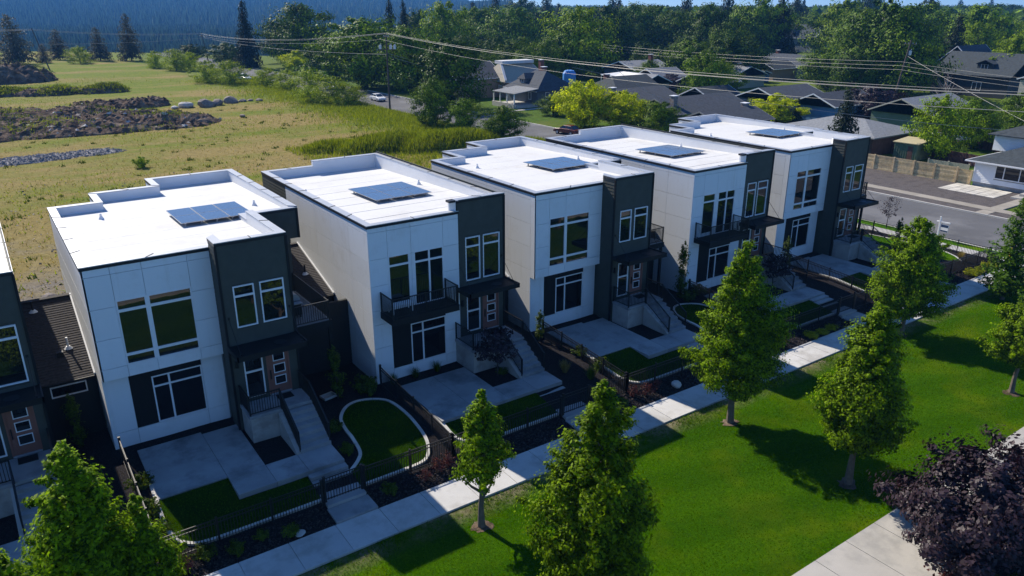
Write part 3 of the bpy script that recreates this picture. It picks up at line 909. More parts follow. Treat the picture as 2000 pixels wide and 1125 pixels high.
# welded laps of the roof membrane
SEAM = {}
def seams(parent, key, x0, x1, ya, yb, zf):
    y = ya
    while y < yb:
        if key + str(round(y, 2)) not in SEAM:
            m = MB(); m.hexa([(x0, y, zf(y) - .01), (x1, y, zf(y) - .01), (x1, y + .07, zf(y + .07) - .01), (x0, y + .07, zf(y + .07) - .01)], [(x0, y, zf(y) + .0025), (x1, y, zf(y) + .0025), (x1, y + .07, zf(y + .07) + .002), (x0, y + .07, zf(y + .07) + .002)])
            SEAM[key + str(round(y, 2))] = m.mesh('membrane_seam', 'roof_membrane')
        link_mesh('membrane_seam', SEAM[key + str(round(y, 2))], parent)
        y += 1.83
for o in [o for o in bpy.data.objects if o.name.startswith('townhouse')]:
    if round(o.location.x, 2) in (0.0, 22.63, 45.5): seams(o, 'a', .35, 7.7, 1.1, 11.4, lambda y: 8.43 - .03 * max(y, 0)); seams(o, 'c', 2.6, 10.2, 12.1, 13.7, lambda y: 8.43 - .03 * y)
    else: seams(o, 'b', .35, 7.7, 1.0, 14.6, lambda y: 8.32 - .03 * max(y, 0))

# ------------------------------------------------------------------ low link buildings between them
def link(x0, x1, y0, z0, y1, z1, label, win, zfoot=-.5):
    g = empty('link_building', (x0, 0, 0), label, 'building', 'low link buildings between townhouses')
    W = x1 - x0
    w = MB()
    w.add([(.02, y0 + .12, zfoot), (W - .02, y0 + .12, zfoot), (W - .02, y1, zfoot), (.02, y1, zfoot), (.02, y0 + .12, z0 - .12), (W - .02, y0 + .12, z0 - .12), (W - .02, y1, z1 - .12), (.02, y1, z1 - .12)],
          [(0, 3, 2, 1), (4, 5, 6, 7), (0, 1, 5, 4), (1, 2, 6, 5), (2, 3, 7, 6), (3, 0, 4, 7)])
    w.build('wall', 'black_siding', g)
    F = Wall((.02, y0 + .12), (W - .02, y0 + .12))
    hol = [win] if win else []
    s = MB()
    ww = Wall((.02, y0 + .05), (W - .02, y0 + .05)); lap_siding(s, ww, zfoot, z0 - .15, hol); s.build('lap_siding', 'black_siding', g, kind='stuff')
    if win:
        window(g, ww, win[0], win[1], win[2], win[3], [], [], fw_=.05, glass='glass_dim')
    r = MB(); L = math.hypot(y1 - y0, z1 - z0); k = int(L / .16); dy = (y1 - y0) / k; dz = (z1 - z0) / k
    for i in range(k):
        a, b = y0 + i * dy, y0 + (i + 1) * dy + .03
        za, zb = z0 + i * dz, z0 + (i + 1) * dz
        r.hexa([(.03, a, za - .03), (W - .03, a, za - .03), (W - .03, b, zb - .03), (.03, b, zb - .03)], [(.03, a, za + .022), (W - .03, a, za + .022), (W - .03, b, zb + .008), (.03, b, zb + .008)])
    r.build('shingle_courses', 'shingle', g, kind='stuff')
    tr = MB()
    tr.bar((W - .05, y0 - .02, z0 + .06), (W - .05, y1, z1 + .06), .07, .10)
    tr.build('wall_flashing', 'vinyl_white', g)
    gt = MB(); gt.box(.0, y0 - .10, z0 - .10, W, y0 + .0, z0 + .0); gt.box(.02, y0 - .07, zfoot, .10, y0 + .02, z0 - .1); gt.build('gutter', 'dark_trim', g)
    rd = MB(); rd.bar((.03, y1 - .02, z1 + .03), (W - .03, y1 - .02, z1 + .03), .3, .05); rd.build('ridge_cap', 'shingle', g)
    def pv(x, t, mat='vinyl_white', pm='vinyl_white'):
        y = y0 + (y1 - y0) * t; z = z0 + (z1 - z0) * t
        b = MB(); b.tube([(x, y, z + .0), (x, y, z + .12)], [.2, .09], 8, 0); b.tube([(x, y, z), (x, y, z + .55)], .05, 8, 1); b.build('vent_pipe', [mat, pm], g)
    if win:
        pv(W * .66, .35); pv(W * .22, .86, 'vinyl_white', 'cap_dark')
        bx = MB(); y = y0 + (y1 - y0) * .28; z = z0 + (z1 - z0) * .28; bx.box(W * .42, y - .12, z, W * .42 + .28, y + .12, z + .22); bx.build('box_vent', 'cap_dark', g)
    else:
        pv(W * .62, .42, 'vinyl_white', 'cap_dark')
    return g
for a, b, lab in ((HX[0], HX[1], 'low shingled link left of the nearest townhouse with a narrow strip window'),
                  (HX[2], HX[3], 'low shingled link between the kidney lawn balcony house and the middle townhouse'),
                  (HX[4], HX[5], 'low shingled link left of the end townhouse, mostly hidden by its canopy')):
    W = b - a - 8.05
    link(a + 8.05, b, 2.57, 2.77, 7.85, 4.97, lab, (W - 1.88, W - .45, 2.05, 2.58))
for a, b, lab in ((HX[1], HX[2], 'dark link of sloped shingles left of the nearer balcony house'),
                  (HX[3], HX[4], 'dark link right of the middle townhouse below its side deck')):
    link(a + 10.14, b, 4.4, 3.42, 9.6, 5.03, lab, None)
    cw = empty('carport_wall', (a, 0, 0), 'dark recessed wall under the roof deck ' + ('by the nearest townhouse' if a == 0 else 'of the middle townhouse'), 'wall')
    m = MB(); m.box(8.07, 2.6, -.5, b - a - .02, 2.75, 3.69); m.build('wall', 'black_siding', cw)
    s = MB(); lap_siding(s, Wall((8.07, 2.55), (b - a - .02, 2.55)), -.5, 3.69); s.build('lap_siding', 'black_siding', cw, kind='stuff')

# ------------------------------------------------------------------ entry stairs
def stairs(X, kind, label):
    g = empty('entry_stairs', (X, 0, 0), label, 'stairs', 'concrete entry stairs with black railings')
    if kind == 'A': xl, y0, y1, yb, xs = 5.12, -1.17, -2.62, -4.66, 6.55
    else: xl, y0, y1, yb, xs = 4.72, -.47, -2.40, -4.32, 6.5
    b = MB(); b.box(xl + .06, y1 + .06, -.3, 8.0, y0, 1.14); b.build('landing_base', 'concrete_wall', g)
    b = MB(); b.box(xl, y1, 1.142, 8.03, y0, 1.30); b.build('landing', 'concrete_patio', g, bevel=.015)
    n = 6; run = (y1 - yb) / n
    for i in range(n):
        z = 1.30 - (i + 1) * 1.30 / 7
        s = MB(); s.box(xs + .02, y1 - (i + 1) * run - .02, -.25, 7.98, y1 - i * run - (.003 if i else .003), z)
        s.build('step', 'concrete_patio', g, bevel=.012)
    c = MB()
    c.add([(xs - .16, y1 - .004, -.3), (xs - .16, yb, -.3), (xs - .16, yb, .10), (xs - .16, y1 - .004, 1.12), (xs + .015, y1 - .004, -.3), (xs + .015, yb, -.3), (xs + .015, yb, .10), (xs + .015, y1 - .004, 1.12)],
          [(0, 1, 2, 3), (4, 7, 6, 5), (0, 4, 5, 1), (1, 5, 6, 2), (2, 6, 7, 3), (3, 7, 4, 0)])
    c.build('cheek_wall', 'concrete_wall', g)
    railing(g, [(xl + .07, y0 - .05, 1.30), (xl + .07, y1 + .07, 1.30), (xs + .02, y1 + .07, 1.30)], .95)
    railing(g, [(xs + .02, y1 + .0, 1.28), (xs + .02, yb + .02, .12)], .92)
    railing(g, [(7.95, y0 - .05, 1.30), (7.95, y1 + .05, 1.30), (7.95, yb + .02, .12)], .92)
    m = MB(); m.box(6.75, y0 - .65, 1.302, 7.45, y0 - .12, 1.325)
    m = m.build('doormat', 'rug'); m.location = (X, 0, 0)
    tag(m, 'black doormat before the red door of the ' + label.split(' of the ')[-1], 'doormat', 'doormats at the front doors')
    return g
SL = ['cut off townhouse at the left edge', 'nearest whole townhouse', 'second whole townhouse, beside a purple maple', 'middle townhouse', 'townhouse half hidden by a street tree', 'end townhouse by the street']
for i, (X, k) in enumerate(zip(HX, 'BABABA')):
    stairs(X, k, 'concrete stairs and landing with black railing of the ' + SL[i])

# ------------------------------------------------------------------ ground, street, pavements
def sheet(name, x0, y0, x1, y1, z, mat, kind='structure', nx=1, ny=1):
    b = MB()
    for i in range(nx):
        for j in range(ny):
            xa, xb = x0 + (x1 - x0) * i / nx, x0 + (x1 - x0) * (i + 1) / nx
            ya, yb = y0 + (y1 - y0) * j / ny, y0 + (y1 - y0) * (j + 1) / ny
            k = len(b.v)
            zz = z if callable(z) else (lambda x, y: z)
            b.add([(xa, ya, zz(xa, ya)), (xb, ya, zz(xb, ya)), (xb, yb, zz(xb, yb)), (xa, yb, zz(xa, yb))], [(0, 1, 2, 3)])
    o = b.build(name, mat)
    o['kind'] = kind
    return o

# terrain: one sheet, level round the houses, dropping to the river on the left and rising to a wooded hill
FW2 = Vector((math.sin(YAW), math.cos(YAW))); RT2 = Vector((math.cos(YAW), -math.sin(YAW))); C2 = Vector((-2.344, -33.563))
def terrain_z(s, t):
    q = s / max(t, 1.0)
    left = max(0.0, min(1.0, (-q - 0.015) / 0.10)); left = left * left * (3 - 2 * left)
    edge = 335 + 20 * math.sin(s * .021)
    z = -0.92
    d = max(0.0, min(1.0, (t - edge) / 140)); d = d * d * (3 - 2 * d)
    z -= 34 * d * left
    if t > 1700:
        u = min(1.0, (t - 1700) / 2900.0)
        top = 92 + max(0.0, (-s - 150)) * 0.13 + 18 * math.sin(s * .0034 + 1) + 9 * math.sin(s * .009)
        z += left * (u * u * (3 - 2 * u) * top + 8 * min(1, u * 8))
    if t > 2600:
        v = min(1.0, (t - 2600) / 1900.0)
        z += (1 - left) * v * (-22 + 13 * math.sin(s * .0021 + .6) + 5 * math.sin(s * .006))
    return z
def build_terrain():
    ts = [-400, -150, -60, 0, 40, 80, 120, 160, 200, 240, 280, 310, 330, 350, 370, 390, 410, 435, 460, 490, 530, 600, 700, 850, 1000, 1200, 1400, 1540, 1600, 1660, 1720, 1800, 1900, 2000, 2100, 2200, 2300, 2400, 2500, 2600, 2700, 2850, 3000, 3200, 3400, 3600, 3800, 4000, 4200, 4400, 4600, 4800, 5000]
    ss = list(range(-5000, -800, 120)) + list(range(-800, 801, 40)) + list(range(900, 5000, 120))
    vs = []; fs = []; mi = []
    for t in ts:
        for s in ss:
            p = C2 + FW2 * t + RT2 * s
            vs.append((p.x, p.y, terrain_z(s, t)))
    n = len(ss)
    for i in range(len(ts) - 1):
        for j in range(n - 1):
            fs.append((i * n + j, i * n + j + 1, (i + 1) * n + j + 1, (i + 1) * n + j))
            q = .5 * (ss[j] + ss[j + 1]) / max(1, ts[i])
            mi.append((2 if 1540 <= ts[i] < 1640 and -.43 < q < -.22 else 1) if ts[i] > 340 else 0)
    me = bpy.data.meshes.new('ground'); me.from_pydata(vs, [], fs)
    for m in ('field', 'woodland_floor', 'river_bank'): me.materials.append(M[m])
    me.polygons.foreach_set('material_index', mi)
    o = link_mesh('ground', me); o['kind'] = 'structure'
build_terrain()
# the vacant field: finely divided and gently uneven
def fz(x, y):
    k = max(0, min(1, (y - 17) / 6)) * max(0, min(1, (61.5 - x) / 5))
    return -.80 + k * (.05 * math.sin(x * .21 + y * .13) + .05 * math.sin(x * .09 - y * .07 + 1) + .02 * math.sin(x * .55) * math.sin(y * .43))
sheet('field', -60, -7, 64.7, 300, fz, 'field', nx=62, ny=150)
sheet('street', 65.2, -60, 76.5, 330, -.86, 'asphalt')
sheet('neighbourhood_lawn', 76.7, -60, 150, 200, -.795, 'yard_grass')
def kerb(name, x0, x1, y0, y1, z1, step=3.0):
    o = MB(); o.box(x0, y0, -.95, x1, y1, z1 - .01); o = o.build(name, 'curb_concrete'); o['kind'] = 'structure'
    y = y0; me = None
    while y < y1 - .1 and y < 60:
        b = MB(); b.box(x0 - .002, 0.01, -.949, x1 + .002, step - .01, z1)
        if me is None: me = b.mesh('kerb_stone', 'curb_concrete')
        link_mesh('kerb_stone', me, o, (0, y, 0)); y += step
kerb('kerb', 65.0, 65.2, -40, 41, -.70)
kerb('kerb', 76.5, 76.7, -40, 140, -.70)
def slab_row(name, xs, y0, y1, z, th, mat, gap=.012, axis='x', base=None):
    """a pavement: bed plus one slab object per bay"""
    a, b_ = xs[0], xs[-1]
    bed = MB()
    if axis == 'x': bed.box(a, y0 + .01, z - th, b_, y1 - .01, z - .03)
    else: bed.box(y0 + .01, a, z - th, y1 - .01, b_, z - .03)
    o = bed.build(name, base or mat); o['kind'] = 'structure'
    memo = {}
    for p, q in zip(xs, xs[1:]):
        L = round(q - p, 3)
        if L not in memo:
            m = MB()
            if axis == 'x': m.box(gap / 2, y0, z - th, L - gap / 2, y1, z)
            else: m.box(y0, gap / 2, z - th, y1, L - gap / 2, z)
            memo[L] = m.mesh('slab', mat)
        link_mesh('slab', memo[L], o, (p, 0, 0) if axis == 'x' else (0, p, 0))
    return o
def cuts(a, b, step, off=0): 
    xs = [a]; x = a + off if off else a + step
    while x < b - .3: xs.append(round(x, 3)); x += step
    return xs + [b]
slab_row('sidewalk', cuts(-14, 64.9, 1.862, 1.54), -11.08, -9.30, -.66, .14, 'concrete_walk', gap=.03)
slab_row('park_path', cuts(-10, 62.0, 1.9, 1.3), -24.27, -21.22, -.70, .12, 'concrete_path', gap=.03)
slab_row('street_sidewalk', cuts(-9.28, 48, 1.85, 1.2), 62.05, 63.62, -.68, .14, 'concrete_walk', axis='y', gap=.02)
slab_row('far_sidewalk', cuts(-40, 60, 1.85, 1.2), 78.35, 79.75, -.68, .10, 'old_concrete', axis='y', gap=.02)
sheet('verge', 63.62, -9.3, 64.995, 60, -.715, 'grass_sun_tone')
sheet('far_verge', 76.702, -40, 78.34, 60, -.725, 'gravel_brown')
sheet('gravel_bed', 79.76, .35, 88.95, 40, -.735, 'gravel_brown')
def park_z(x, y):
    e = max(0, min(1, (-11.1 - y) / 1.2))
    return -.74 - .05 * e + .025 * math.sin(x * .5) * math.sin(y * .6)
sheet('park_lawn', -16, -21.22, 62.0, -11.09, park_z, 'lawn', nx=78, ny=12)
sheet('park_lawn', 62.0, -40, 64.995, -9.32, -.735, 'lawn')
sheet('park_bed', 19.4, -29, 62.0, -24.28, lambda x, y: -.73 + .02 * math.sin(x * 1.3) * math.sin(y * 1.7), 'mulch', nx=50, ny=8)
sheet('park_lawn', -200, -24.28, 19.4, -420, -.75, 'grass_shade_tone')
sheet('park_lawn', 19.4, -29, 62, -420, -.75, 'grass_shade_tone')
# yard: dark mulch bed sloping from the house fronts to the pavement
sheet('yard_bed', -14, -9.29, 62.04, 2.7, lambda x, y: yz(y) + (.012 * math.sin(x * 2.1) * math.sin(y * 2.9)) - max(0, min(1, (x - 56) / 5)) * max(0, (.60 + yz(y))), 'mulch', nx=152, ny=26)
b = MB(); b.box(-14, 2.7, -.9, 56, 15.0, -.1); o = b.build('foundation_pad', 'concrete_wall'); o['kind'] = 'structure'

# patios
def patio(X, rects, z=0.0, th=.34):
    bed = MB()
    for r in rects: bed.box(r[0] + .01, r[1] + .01, z - th, r[2] - .01, r[3] - .01, z - .03)
    o = bed.build('patio', 'concrete_patio'); o.location = (X, 0, 0); o['kind'] = 'structure'
    for r in rects:
        m = MB(); m.box(r[0] + .006, r[1] + .006, z - th, r[2] - .006, r[3] - .006, z)
        m.build('slab', 'concrete_patio', o, bevel=.012)
    return o
def front_walk(X, y0, n, xl=6.3, xr=7.97):
    """steps from the patio down to a gate, then on to the pavement"""
    o = MB(); o.box(xl + .05, -9.28, -.95, xr - .05, y0 - .02, -.70); o = o.build('front_walk', 'concrete_patio'); o.location = (X, 0, 0); o['kind'] = 'structure'
    y = y0; z = 0
    dz = .44 / (n + 1)
    for i in range(n):
        z -= dz; b = MB(); b.box(xl, y - .36, -.75, xr, y - .004, z); b.build('step', 'concrete_patio', o, bevel=.01); y -= .36
    z = -.44
    b = MB(); b.box(xl, -8.28, -.8, xr, y - .004, z); b.build('slab', 'concrete_patio', o, bevel=.01)
    b = MB(); b.box(xl - .05, -9.285, -.85, xr + .05, -8.284, -.57); b.build('slab', 'concrete_patio', o, bevel=.01)
for i, (X, k) in enumerate(zip(HX, 'BABABA')):
    if k == 'A':
        patio(X, [(.74, -4.63, 3.45, -.30), (3.45, -4.63, 5.02, -.50), (3.45, -6.15, 5.02, -4.63), (5.02, -6.15, 6.4, -4.63), (6.4, -6.15, 7.97, -4.66)])
        front_walk(X, -6.15, 2)
    else:
        patio(X, [(.82, -4.28, 2.75, -1.46), (2.75, -4.28, 4.70, -1.46), (.82, -5.80, 2.75, -4.28), (2.75, -5.80, 4.70, -4.28), (4.70, -5.80, 6.4, -4.28), (6.4, -5.80, 8.03, -4.34)])
        front_walk(X, -5.80, 3 if i == 4 else 1)

# ------------------------------------------------------------------ front lawns with concrete edging
def pip(x, y, poly):
    c = False; j = len(poly) - 1
    for i in range(len(poly)):
        xi, yi = poly[i]; xj, yj = poly[j]
        if (yi > y) != (yj > y) and x < (xj - xi) * (y - yi) / (yj - yi) + xi: c = not c
        j = i
    return c
def catmull(pts, n=6):
    out = []
    P = [pts[0]] + list(pts) + [pts[-1]]
    for i in range(1, len(P) - 2):
        for k in range(n):
            t = k / n
            f = lambda a: 0.5 * (2 * P[i][a] + (P[i + 1][a] - P[i - 1][a]) * t + (2 * P[i - 1][a] - 5 * P[i][a] + 4 * P[i + 1][a] - P[i + 2][a]) * t * t + (-P[i - 1][a] + 3 * P[i][a] - 3 * P[i + 1][a] + P[i + 2][a]) * t ** 3)
            out.append((f(0), f(1)))
    return out + [pts[-1]]
BLADES = []
def lawn(X, poly, zf=yz, lift=.035, mat='grass_shade_tone'):
    xs = [p[0] for p in poly]; ys = [p[1] for p in poly]
    st = .14; b = MB()
    x = min(xs)
    while x < max(xs):
        y = min(ys)
        while y < max(ys):
            if pip(x + st / 2, y + st / 2, poly):
                b.add([(x, y, zf(y) + lift), (x + st, y, zf(y) + lift), (x + st, y + st, zf(y + st) + lift), (x, y + st, zf(y + st) + lift)], [(0, 1, 2, 3)])
                BLADES.append((X + x, y, st, zf(y) + lift, zf(y + st) + lift))
            y += st
        x += st
    o = b.build('front_lawn', mat); o.location = (X, 0, 0); o['kind'] = 'structure'
def edging(X, pts, label, zf=yz, seg=.95, w=.15):
    g = empty('lawn_edging', (X, 0, 0), label, 'edging', 'concrete lawn edgings')
    path = catmull(pts, 8)
    cur = [path[0]]; acc = 0
    def flush(ps, extra):
        b = MB(); L = []; Rr = []
        q = ps + ([extra] if extra else [])
        for i, p in enumerate(ps):
            a = Vector(q[max(i - 1, 0)]); c = Vector(q[min(i + 1, len(q) - 1)]); d = (c - a).normalized(); nn = Vector((-d.y, d.x)) * w / 2
            L.append((p[0] + nn.x, p[1] + nn.y)); Rr.append((p[0] - nn.x, p[1] - nn.y))
        for i in range(len(ps) - 1):
            z0, z1 = zf(ps[i][1]), zf(ps[i + 1][1])
            b.hexa([(*L[i], z0 - .15), (*Rr[i], z0 - .15), (*Rr[i + 1], z1 - .15), (*L[i + 1], z1 - .15)], [(*L[i], z0 + .075), (*Rr[i], z0 + .075), (*Rr[i + 1], z1 + .075), (*L[i + 1], z1 + .075)])
        if b.v: b.build('curb_segment', 'curb_concrete', g)
    for p in path[1:]:
        d = math.dist(p, cur[-1]); 
        if d < 1e-4: continue
        cur.append(p); acc += d
        if acc > seg:
            # stop a little short: an open joint
            a, b_ = Vector(cur[-2]), Vector(cur[-1]); e = b_.lerp(a, min(.9, .02 / max(d, .02)))
            flush(cur[:-1] + [(e.x, e.y)], None)
            cur = [p]; acc = 0
    if len(cur) > 1: flush(cur, None)
KID = [(7.99, -6.72), (8.55, -6.25), (8.85, -5.75), (8.97, -4.7), (9.02, -3.8), (9.22, -2.8), (9.78, -1.98), (10.42, -1.66), (11.12, -1.81), (11.70, -2.25), (11.92, -2.8), (12.0, -3.7), (11.98, -4.8), (11.9, -5.9), (11.74, -6.66), (11.42, -7.3), (10.9, -7.66), (9.7, -7.72), (8.0, -7.73)]
CURB = [(.72, -3.2), (.70, -4.1), (.67, -4.95), (.65, -6.05), (.74, -6.78), (.97, -7.3), (1.4, -7.62), (2.0, -7.72), (2.9, -7.74), (4.3, -7.74), (6.25, -7.74)]
CURBB = [(.86, -4.5), (.87, -5.3), (.86, -5.9), (.84, -6.6), (.95, -7.1), (1.5, -7.6), (2.2, -7.73), (4.0, -7.74), (6.25, -7.74)]
names = ['cut off left townhouse', 'nearest whole townhouse', 'second whole townhouse', 'middle townhouse', 'half hidden townhouse', 'end townhouse']
for i, (X, k) in enumerate(zip(HX, 'BABABA')):
    c = CURB if k == 'A' else CURBB
    edging(X, c, 'pale concrete curb round the patio lawn of the ' + names[i])
    d = catmull(c, 6)
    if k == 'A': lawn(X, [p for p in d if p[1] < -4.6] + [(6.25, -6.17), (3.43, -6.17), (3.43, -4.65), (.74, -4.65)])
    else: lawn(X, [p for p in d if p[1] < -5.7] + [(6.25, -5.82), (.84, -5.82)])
edging(0, KID, 'pale curved curb round the kidney shaped lawn beside the nearest stairs')
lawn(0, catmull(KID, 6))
edging(HX[3], KID, 'pale curved curb of the lawn right of the middle townhouse stairs')
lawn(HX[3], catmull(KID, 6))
def z5(y): return max(-.72, yz(y) - .22)
K5 = [(8.0, -7.6), (9.5, -7.7), (11.0, -7.72), (12.4, -7.6), (13.4, -7.2), (14.1, -6.5), (14.45, -5.5), (14.5, -4.6), (14.3, -2.5), (13.9, 1.0)]
edging(HX[5], K5, 'pale curb curving round the corner lawn of the end townhouse', z5)
lawn(HX[5], catmull(K5, 6) + [(8.1, 1.0), (8.1, -7.6)], z5, .06, 'grass_sun_tone')

# ------------------------------------------------------------------ black metal fences
def fence(name, a, b, label, group, nposts, cat='fence', h=1.06, gate=False):
    """a, b: (x, y, z) of the two end posts"""
    g = empty(name, a, label, cat, group)
    A = Vector((0, 0, 0)); B = Vector(b) - Vector(a)
    for i in range(nposts + 1):
        p = A.lerp(B, i / nposts); m = MB(); r = .045 if (i in (0, nposts)) else .03
        m.box(p.x - r, p.y - r, p.z - .1, p.x + r, p.y + r, p.z + h + .07); m.box(p.x - r - .008, p.y - r - .008, p.z + h + .07, p.x + r + .008, p.y + r + .008, p.z + h + .10)
        m.build('post', 'black_metal', g)
    for z in (.09, h - .16, h):
        m = MB(); m.bar(A + Vector((0, 0, z)), B + Vector((0, 0, z)), .035, .035); m.build('rail', 'black_metal', g)
    pk = MB(); k = int(B.length / .115)
    for i in range(1, k):
        p = A.lerp(B, i / k); pk.box(p.x - .012, p.y - .012, p.z + .04, p.x + .012, p.y + .012, p.z + h - .005)
    pk.build('pickets', 'black_metal', g, kind='stuff')
    return g
FY = -7.98
for i, (X, k) in enumerate(zip(HX, 'BABABA')):
    x1 = HX[i + 1] + .12 if i < 5 else 61.5
    z = yz(FY) + .02
    fence('metal_fence', (X + .12, FY, z), (X + 6.22, FY, z), 'black picket fence left of the gate of the ' + names[i], 'black fences along the pavement', 3)
    fence('metal_fence', (X + 8.05, FY, z), (x1, FY, z if i < 5 else -.66), 'black picket fence right of the gate of the ' + names[i], 'black fences along the pavement', 2 if i < 5 else 4)
    fence('garden_gate', (X + 6.34, FY, -.42), (X + 7.93, FY, -.42), 'black metal gate on the front walk of the ' + names[i], 'black garden gates', 1, 'gate')
    fence('metal_fence', (X + .12, -.75, -.04), (X + .12, FY + .1, z), 'black side fence from the left corner of the ' + names[i], 'black side fences between yards', 4)
fence('metal_fence', (61.5, FY + .1, -.66), (61.2, 9, -.66), 'black fence along the street pavement beside the end townhouse', 'black side fences between yards', 7)

# ------------------------------------------------------------------ trees of the park lawn
def tree_obj(name, loc, label, cat, group, crown_me, trunk_me, sc_=(1, 1, 1), rz=0):
    g = empty(name, loc, label, cat, group, rz)
    g.scale = sc_
    if trunk_me: link_mesh('trunk', trunk_me, g)
    link_mesh('crown', crown_me, g)
    return g
def pear(x, y, h, w, seed, label, trunk=1.3, n=150, per=110, leaf=.085, lean=(0, 0), prof=None, z=-.78, lob=.34, mat='leaf_pear', name='park_tree', crad=.5, group='street trees on the park lawn'):
    pr = prof or [(0, .35), (.08, .72), (.25, 1.0), (.5, .86), (.75, .52), (.92, .22), (1, .06)]
    crad *= .62; n = int(n * 2.2); per = int(per * .95)
    q = crown(trunk + .2, h - .3, lambda t: interp(pr, t) * (w / 2 - .55 * crad), n, per, leaf * .70, seed, crad, .85, lob, .22, lean)
    me = quads_mesh('crown', q, mat)
    tm = trunk_mb(h * .85, .045 * h ** .5 + .02, .015, 14, seed, .20, lean, .22).mesh('trunk', 'bark')
    return tree_obj(name, (x, y, z), label, 'tree', group, me, tm)
pear(10.89, -12.5, 6.15, 1.8, 3, 'slender young tree in front of the pavement with a long thin shadow', 1.75, 95, 105, .075, (.15, .1),
     [(0, .5), (.1, .95), (.3, 1.0), (.55, .72), (.8, .5), (1, .1)], crad=.36)
pear(11.1, -18.9, 9.2, 3.25, 5, 'broad tall leafy tree at the bottom centre of the lawn', 1.2, 300, 130, .085, (0, 0),
     [(0, .8), (.12, 1.0), (.35, .95), (.55, .78), (.72, .55), (.88, .28), (1, .06)], lob=.42, crad=.55)
pear(25.17, -12.75, 9.4, 3.75, 8, 'tall cone shaped tree by the pavement with its dark shadow on the lawn', 1.5, 310, 125, .085, (0, 0),
     [(0, .45), (.1, .95), (.25, 1.0), (.5, .80), (.75, .5), (.92, .24), (1, .06)], crad=.55)
pear(25.26, -19.04, 8.5, 2.9, 13, 'leafy tree with a pale bare trunk near the purple tree', 1.75, 270, 125, .085, (.3, 0),
     [(0, .6), (.1, .98), (.3, 1.0), (.5, .82), (.72, .58), (.9, .3), (1, .06)], lob=.26, crad=.55)
pear(42.2, -11.75, 7.8, 3.7, 21, 'round topped tree in front of the end townhouse patio', 1.1, 260, 120, .09, (0, 0),
     [(0, .5), (.12, .92), (.35, 1.0), (.55, .88), (.78, .55), (.92, .3), (1, .08)], crad=.55)
pear(39.7, -19.2, 5.9, 2.9, 34, 'small tree at the right edge of the lawn with a white trunk', 1.5, 150, 110, .09, (.2, 0), crad=.5)
pear(-2.15, -12.6, 8.6, 3.0, 55, 'bright tree at the bottom left before the nearest townhouse', 1.2, 250, 130, .085, (0, 0),
     [(0, .7), (.1, .95), (.35, 1.0), (.58, .78), (.78, .5), (.92, .28), (1, .06)], lob=.26, crad=.5)
pear(-.72, -12.7, 6.5, 1.9, 57, 'slim shorter tree touching the right side of the bottom left tree', 1.0, 110, 120, .08, (0, 0),
     [(0, .7), (.1, .95), (.35, 1.0), (.6, .75), (.8, .45), (1, .08)], crad=.4)
pear(-3.9, -18.9, 10.6, 4.2, 61, 'tree cut off by the bottom left corner of the frame', 1.2, 260, 120, .085, (0, 0), crad=.55)
# feathery cypress at the right edge
g = empty('cypress', (53.9, -12.4, -.75), 'feathery dark green cypress at the right edge by the pavement corner', 'tree', 'street trees on the park lawn')
q = conifer_quads(7.2, 3.8, 36, 28, 71, -.35, .16, .04, 0, .75)
link_mesh('crown', quads_mesh('crown', q, 'leaf_cypress'), g); trunk_mb(5.6, .12).build('trunk', 'bark', g)
g = empty('cypress', (50.2, -16.4, -.78), 'feathery dark green cypress behind the small white trunked tree', 'tree', 'street trees on the park lawn')
q = conifer_quads(5.2, 3.6, 30, 24, 72, -.35, .16, .04, 0, .75)
link_mesh('crown', quads_mesh('crown', q, 'leaf_cypress'), g); trunk_mb(4.4, .11).build('trunk', 'bark', g)
# purple leaved trees
def purple(x, y, h, w, seed, label, n=230):
    q = crown(.9, h, lambda t: interp([(0, .45), (.15, .85), (.4, 1.0), (.65, .92), (.85, .62), (1, .2)], t) * w / 2, n, 125, .085, seed, .55, .8, .35, .3)
    return tree_obj('purple_plum', (x, y, -.75), label, 'tree', 'purple plum trees', quads_mesh('crown', q, 'leaf_purple'), trunk_mb(h * .75, .12, .02, 12, seed, .35, (0, 0), .2).mesh('trunk', 'bark_dark'))
purple(24.2, -24.7, 4.3, 5.3, 81, 'dark purple leaved tree in the bottom right corner beside the path')
purple(28.3, -26.2, 4.5, 4.6, 82, 'dark purple leaved tree cut off by the right edge of the frame', 190)

# tree pits of bare soil under the park trees
for x, y in ((10.89, -12.5), (25.17, -12.75), (25.26, -19.04), (39.7, -19.2), (42.2, -11.75)):
    m = MB(); rr = random.Random(x); k = 18
    m.add([(x, y, -.735)] + [(x + (.42 + rr.uniform(-.14, .14)) * math.cos(t * 6.283 / k), y + (.36 + rr.uniform(-.12, .12)) * math.sin(t * 6.283 / k), -.758) for t in range(k)], [(0, 1 + i, 1 + (i + 1) % k) for i in range(k)])
    o = m.build('tree_pit', 'soil'); o['kind'] = 'structure'

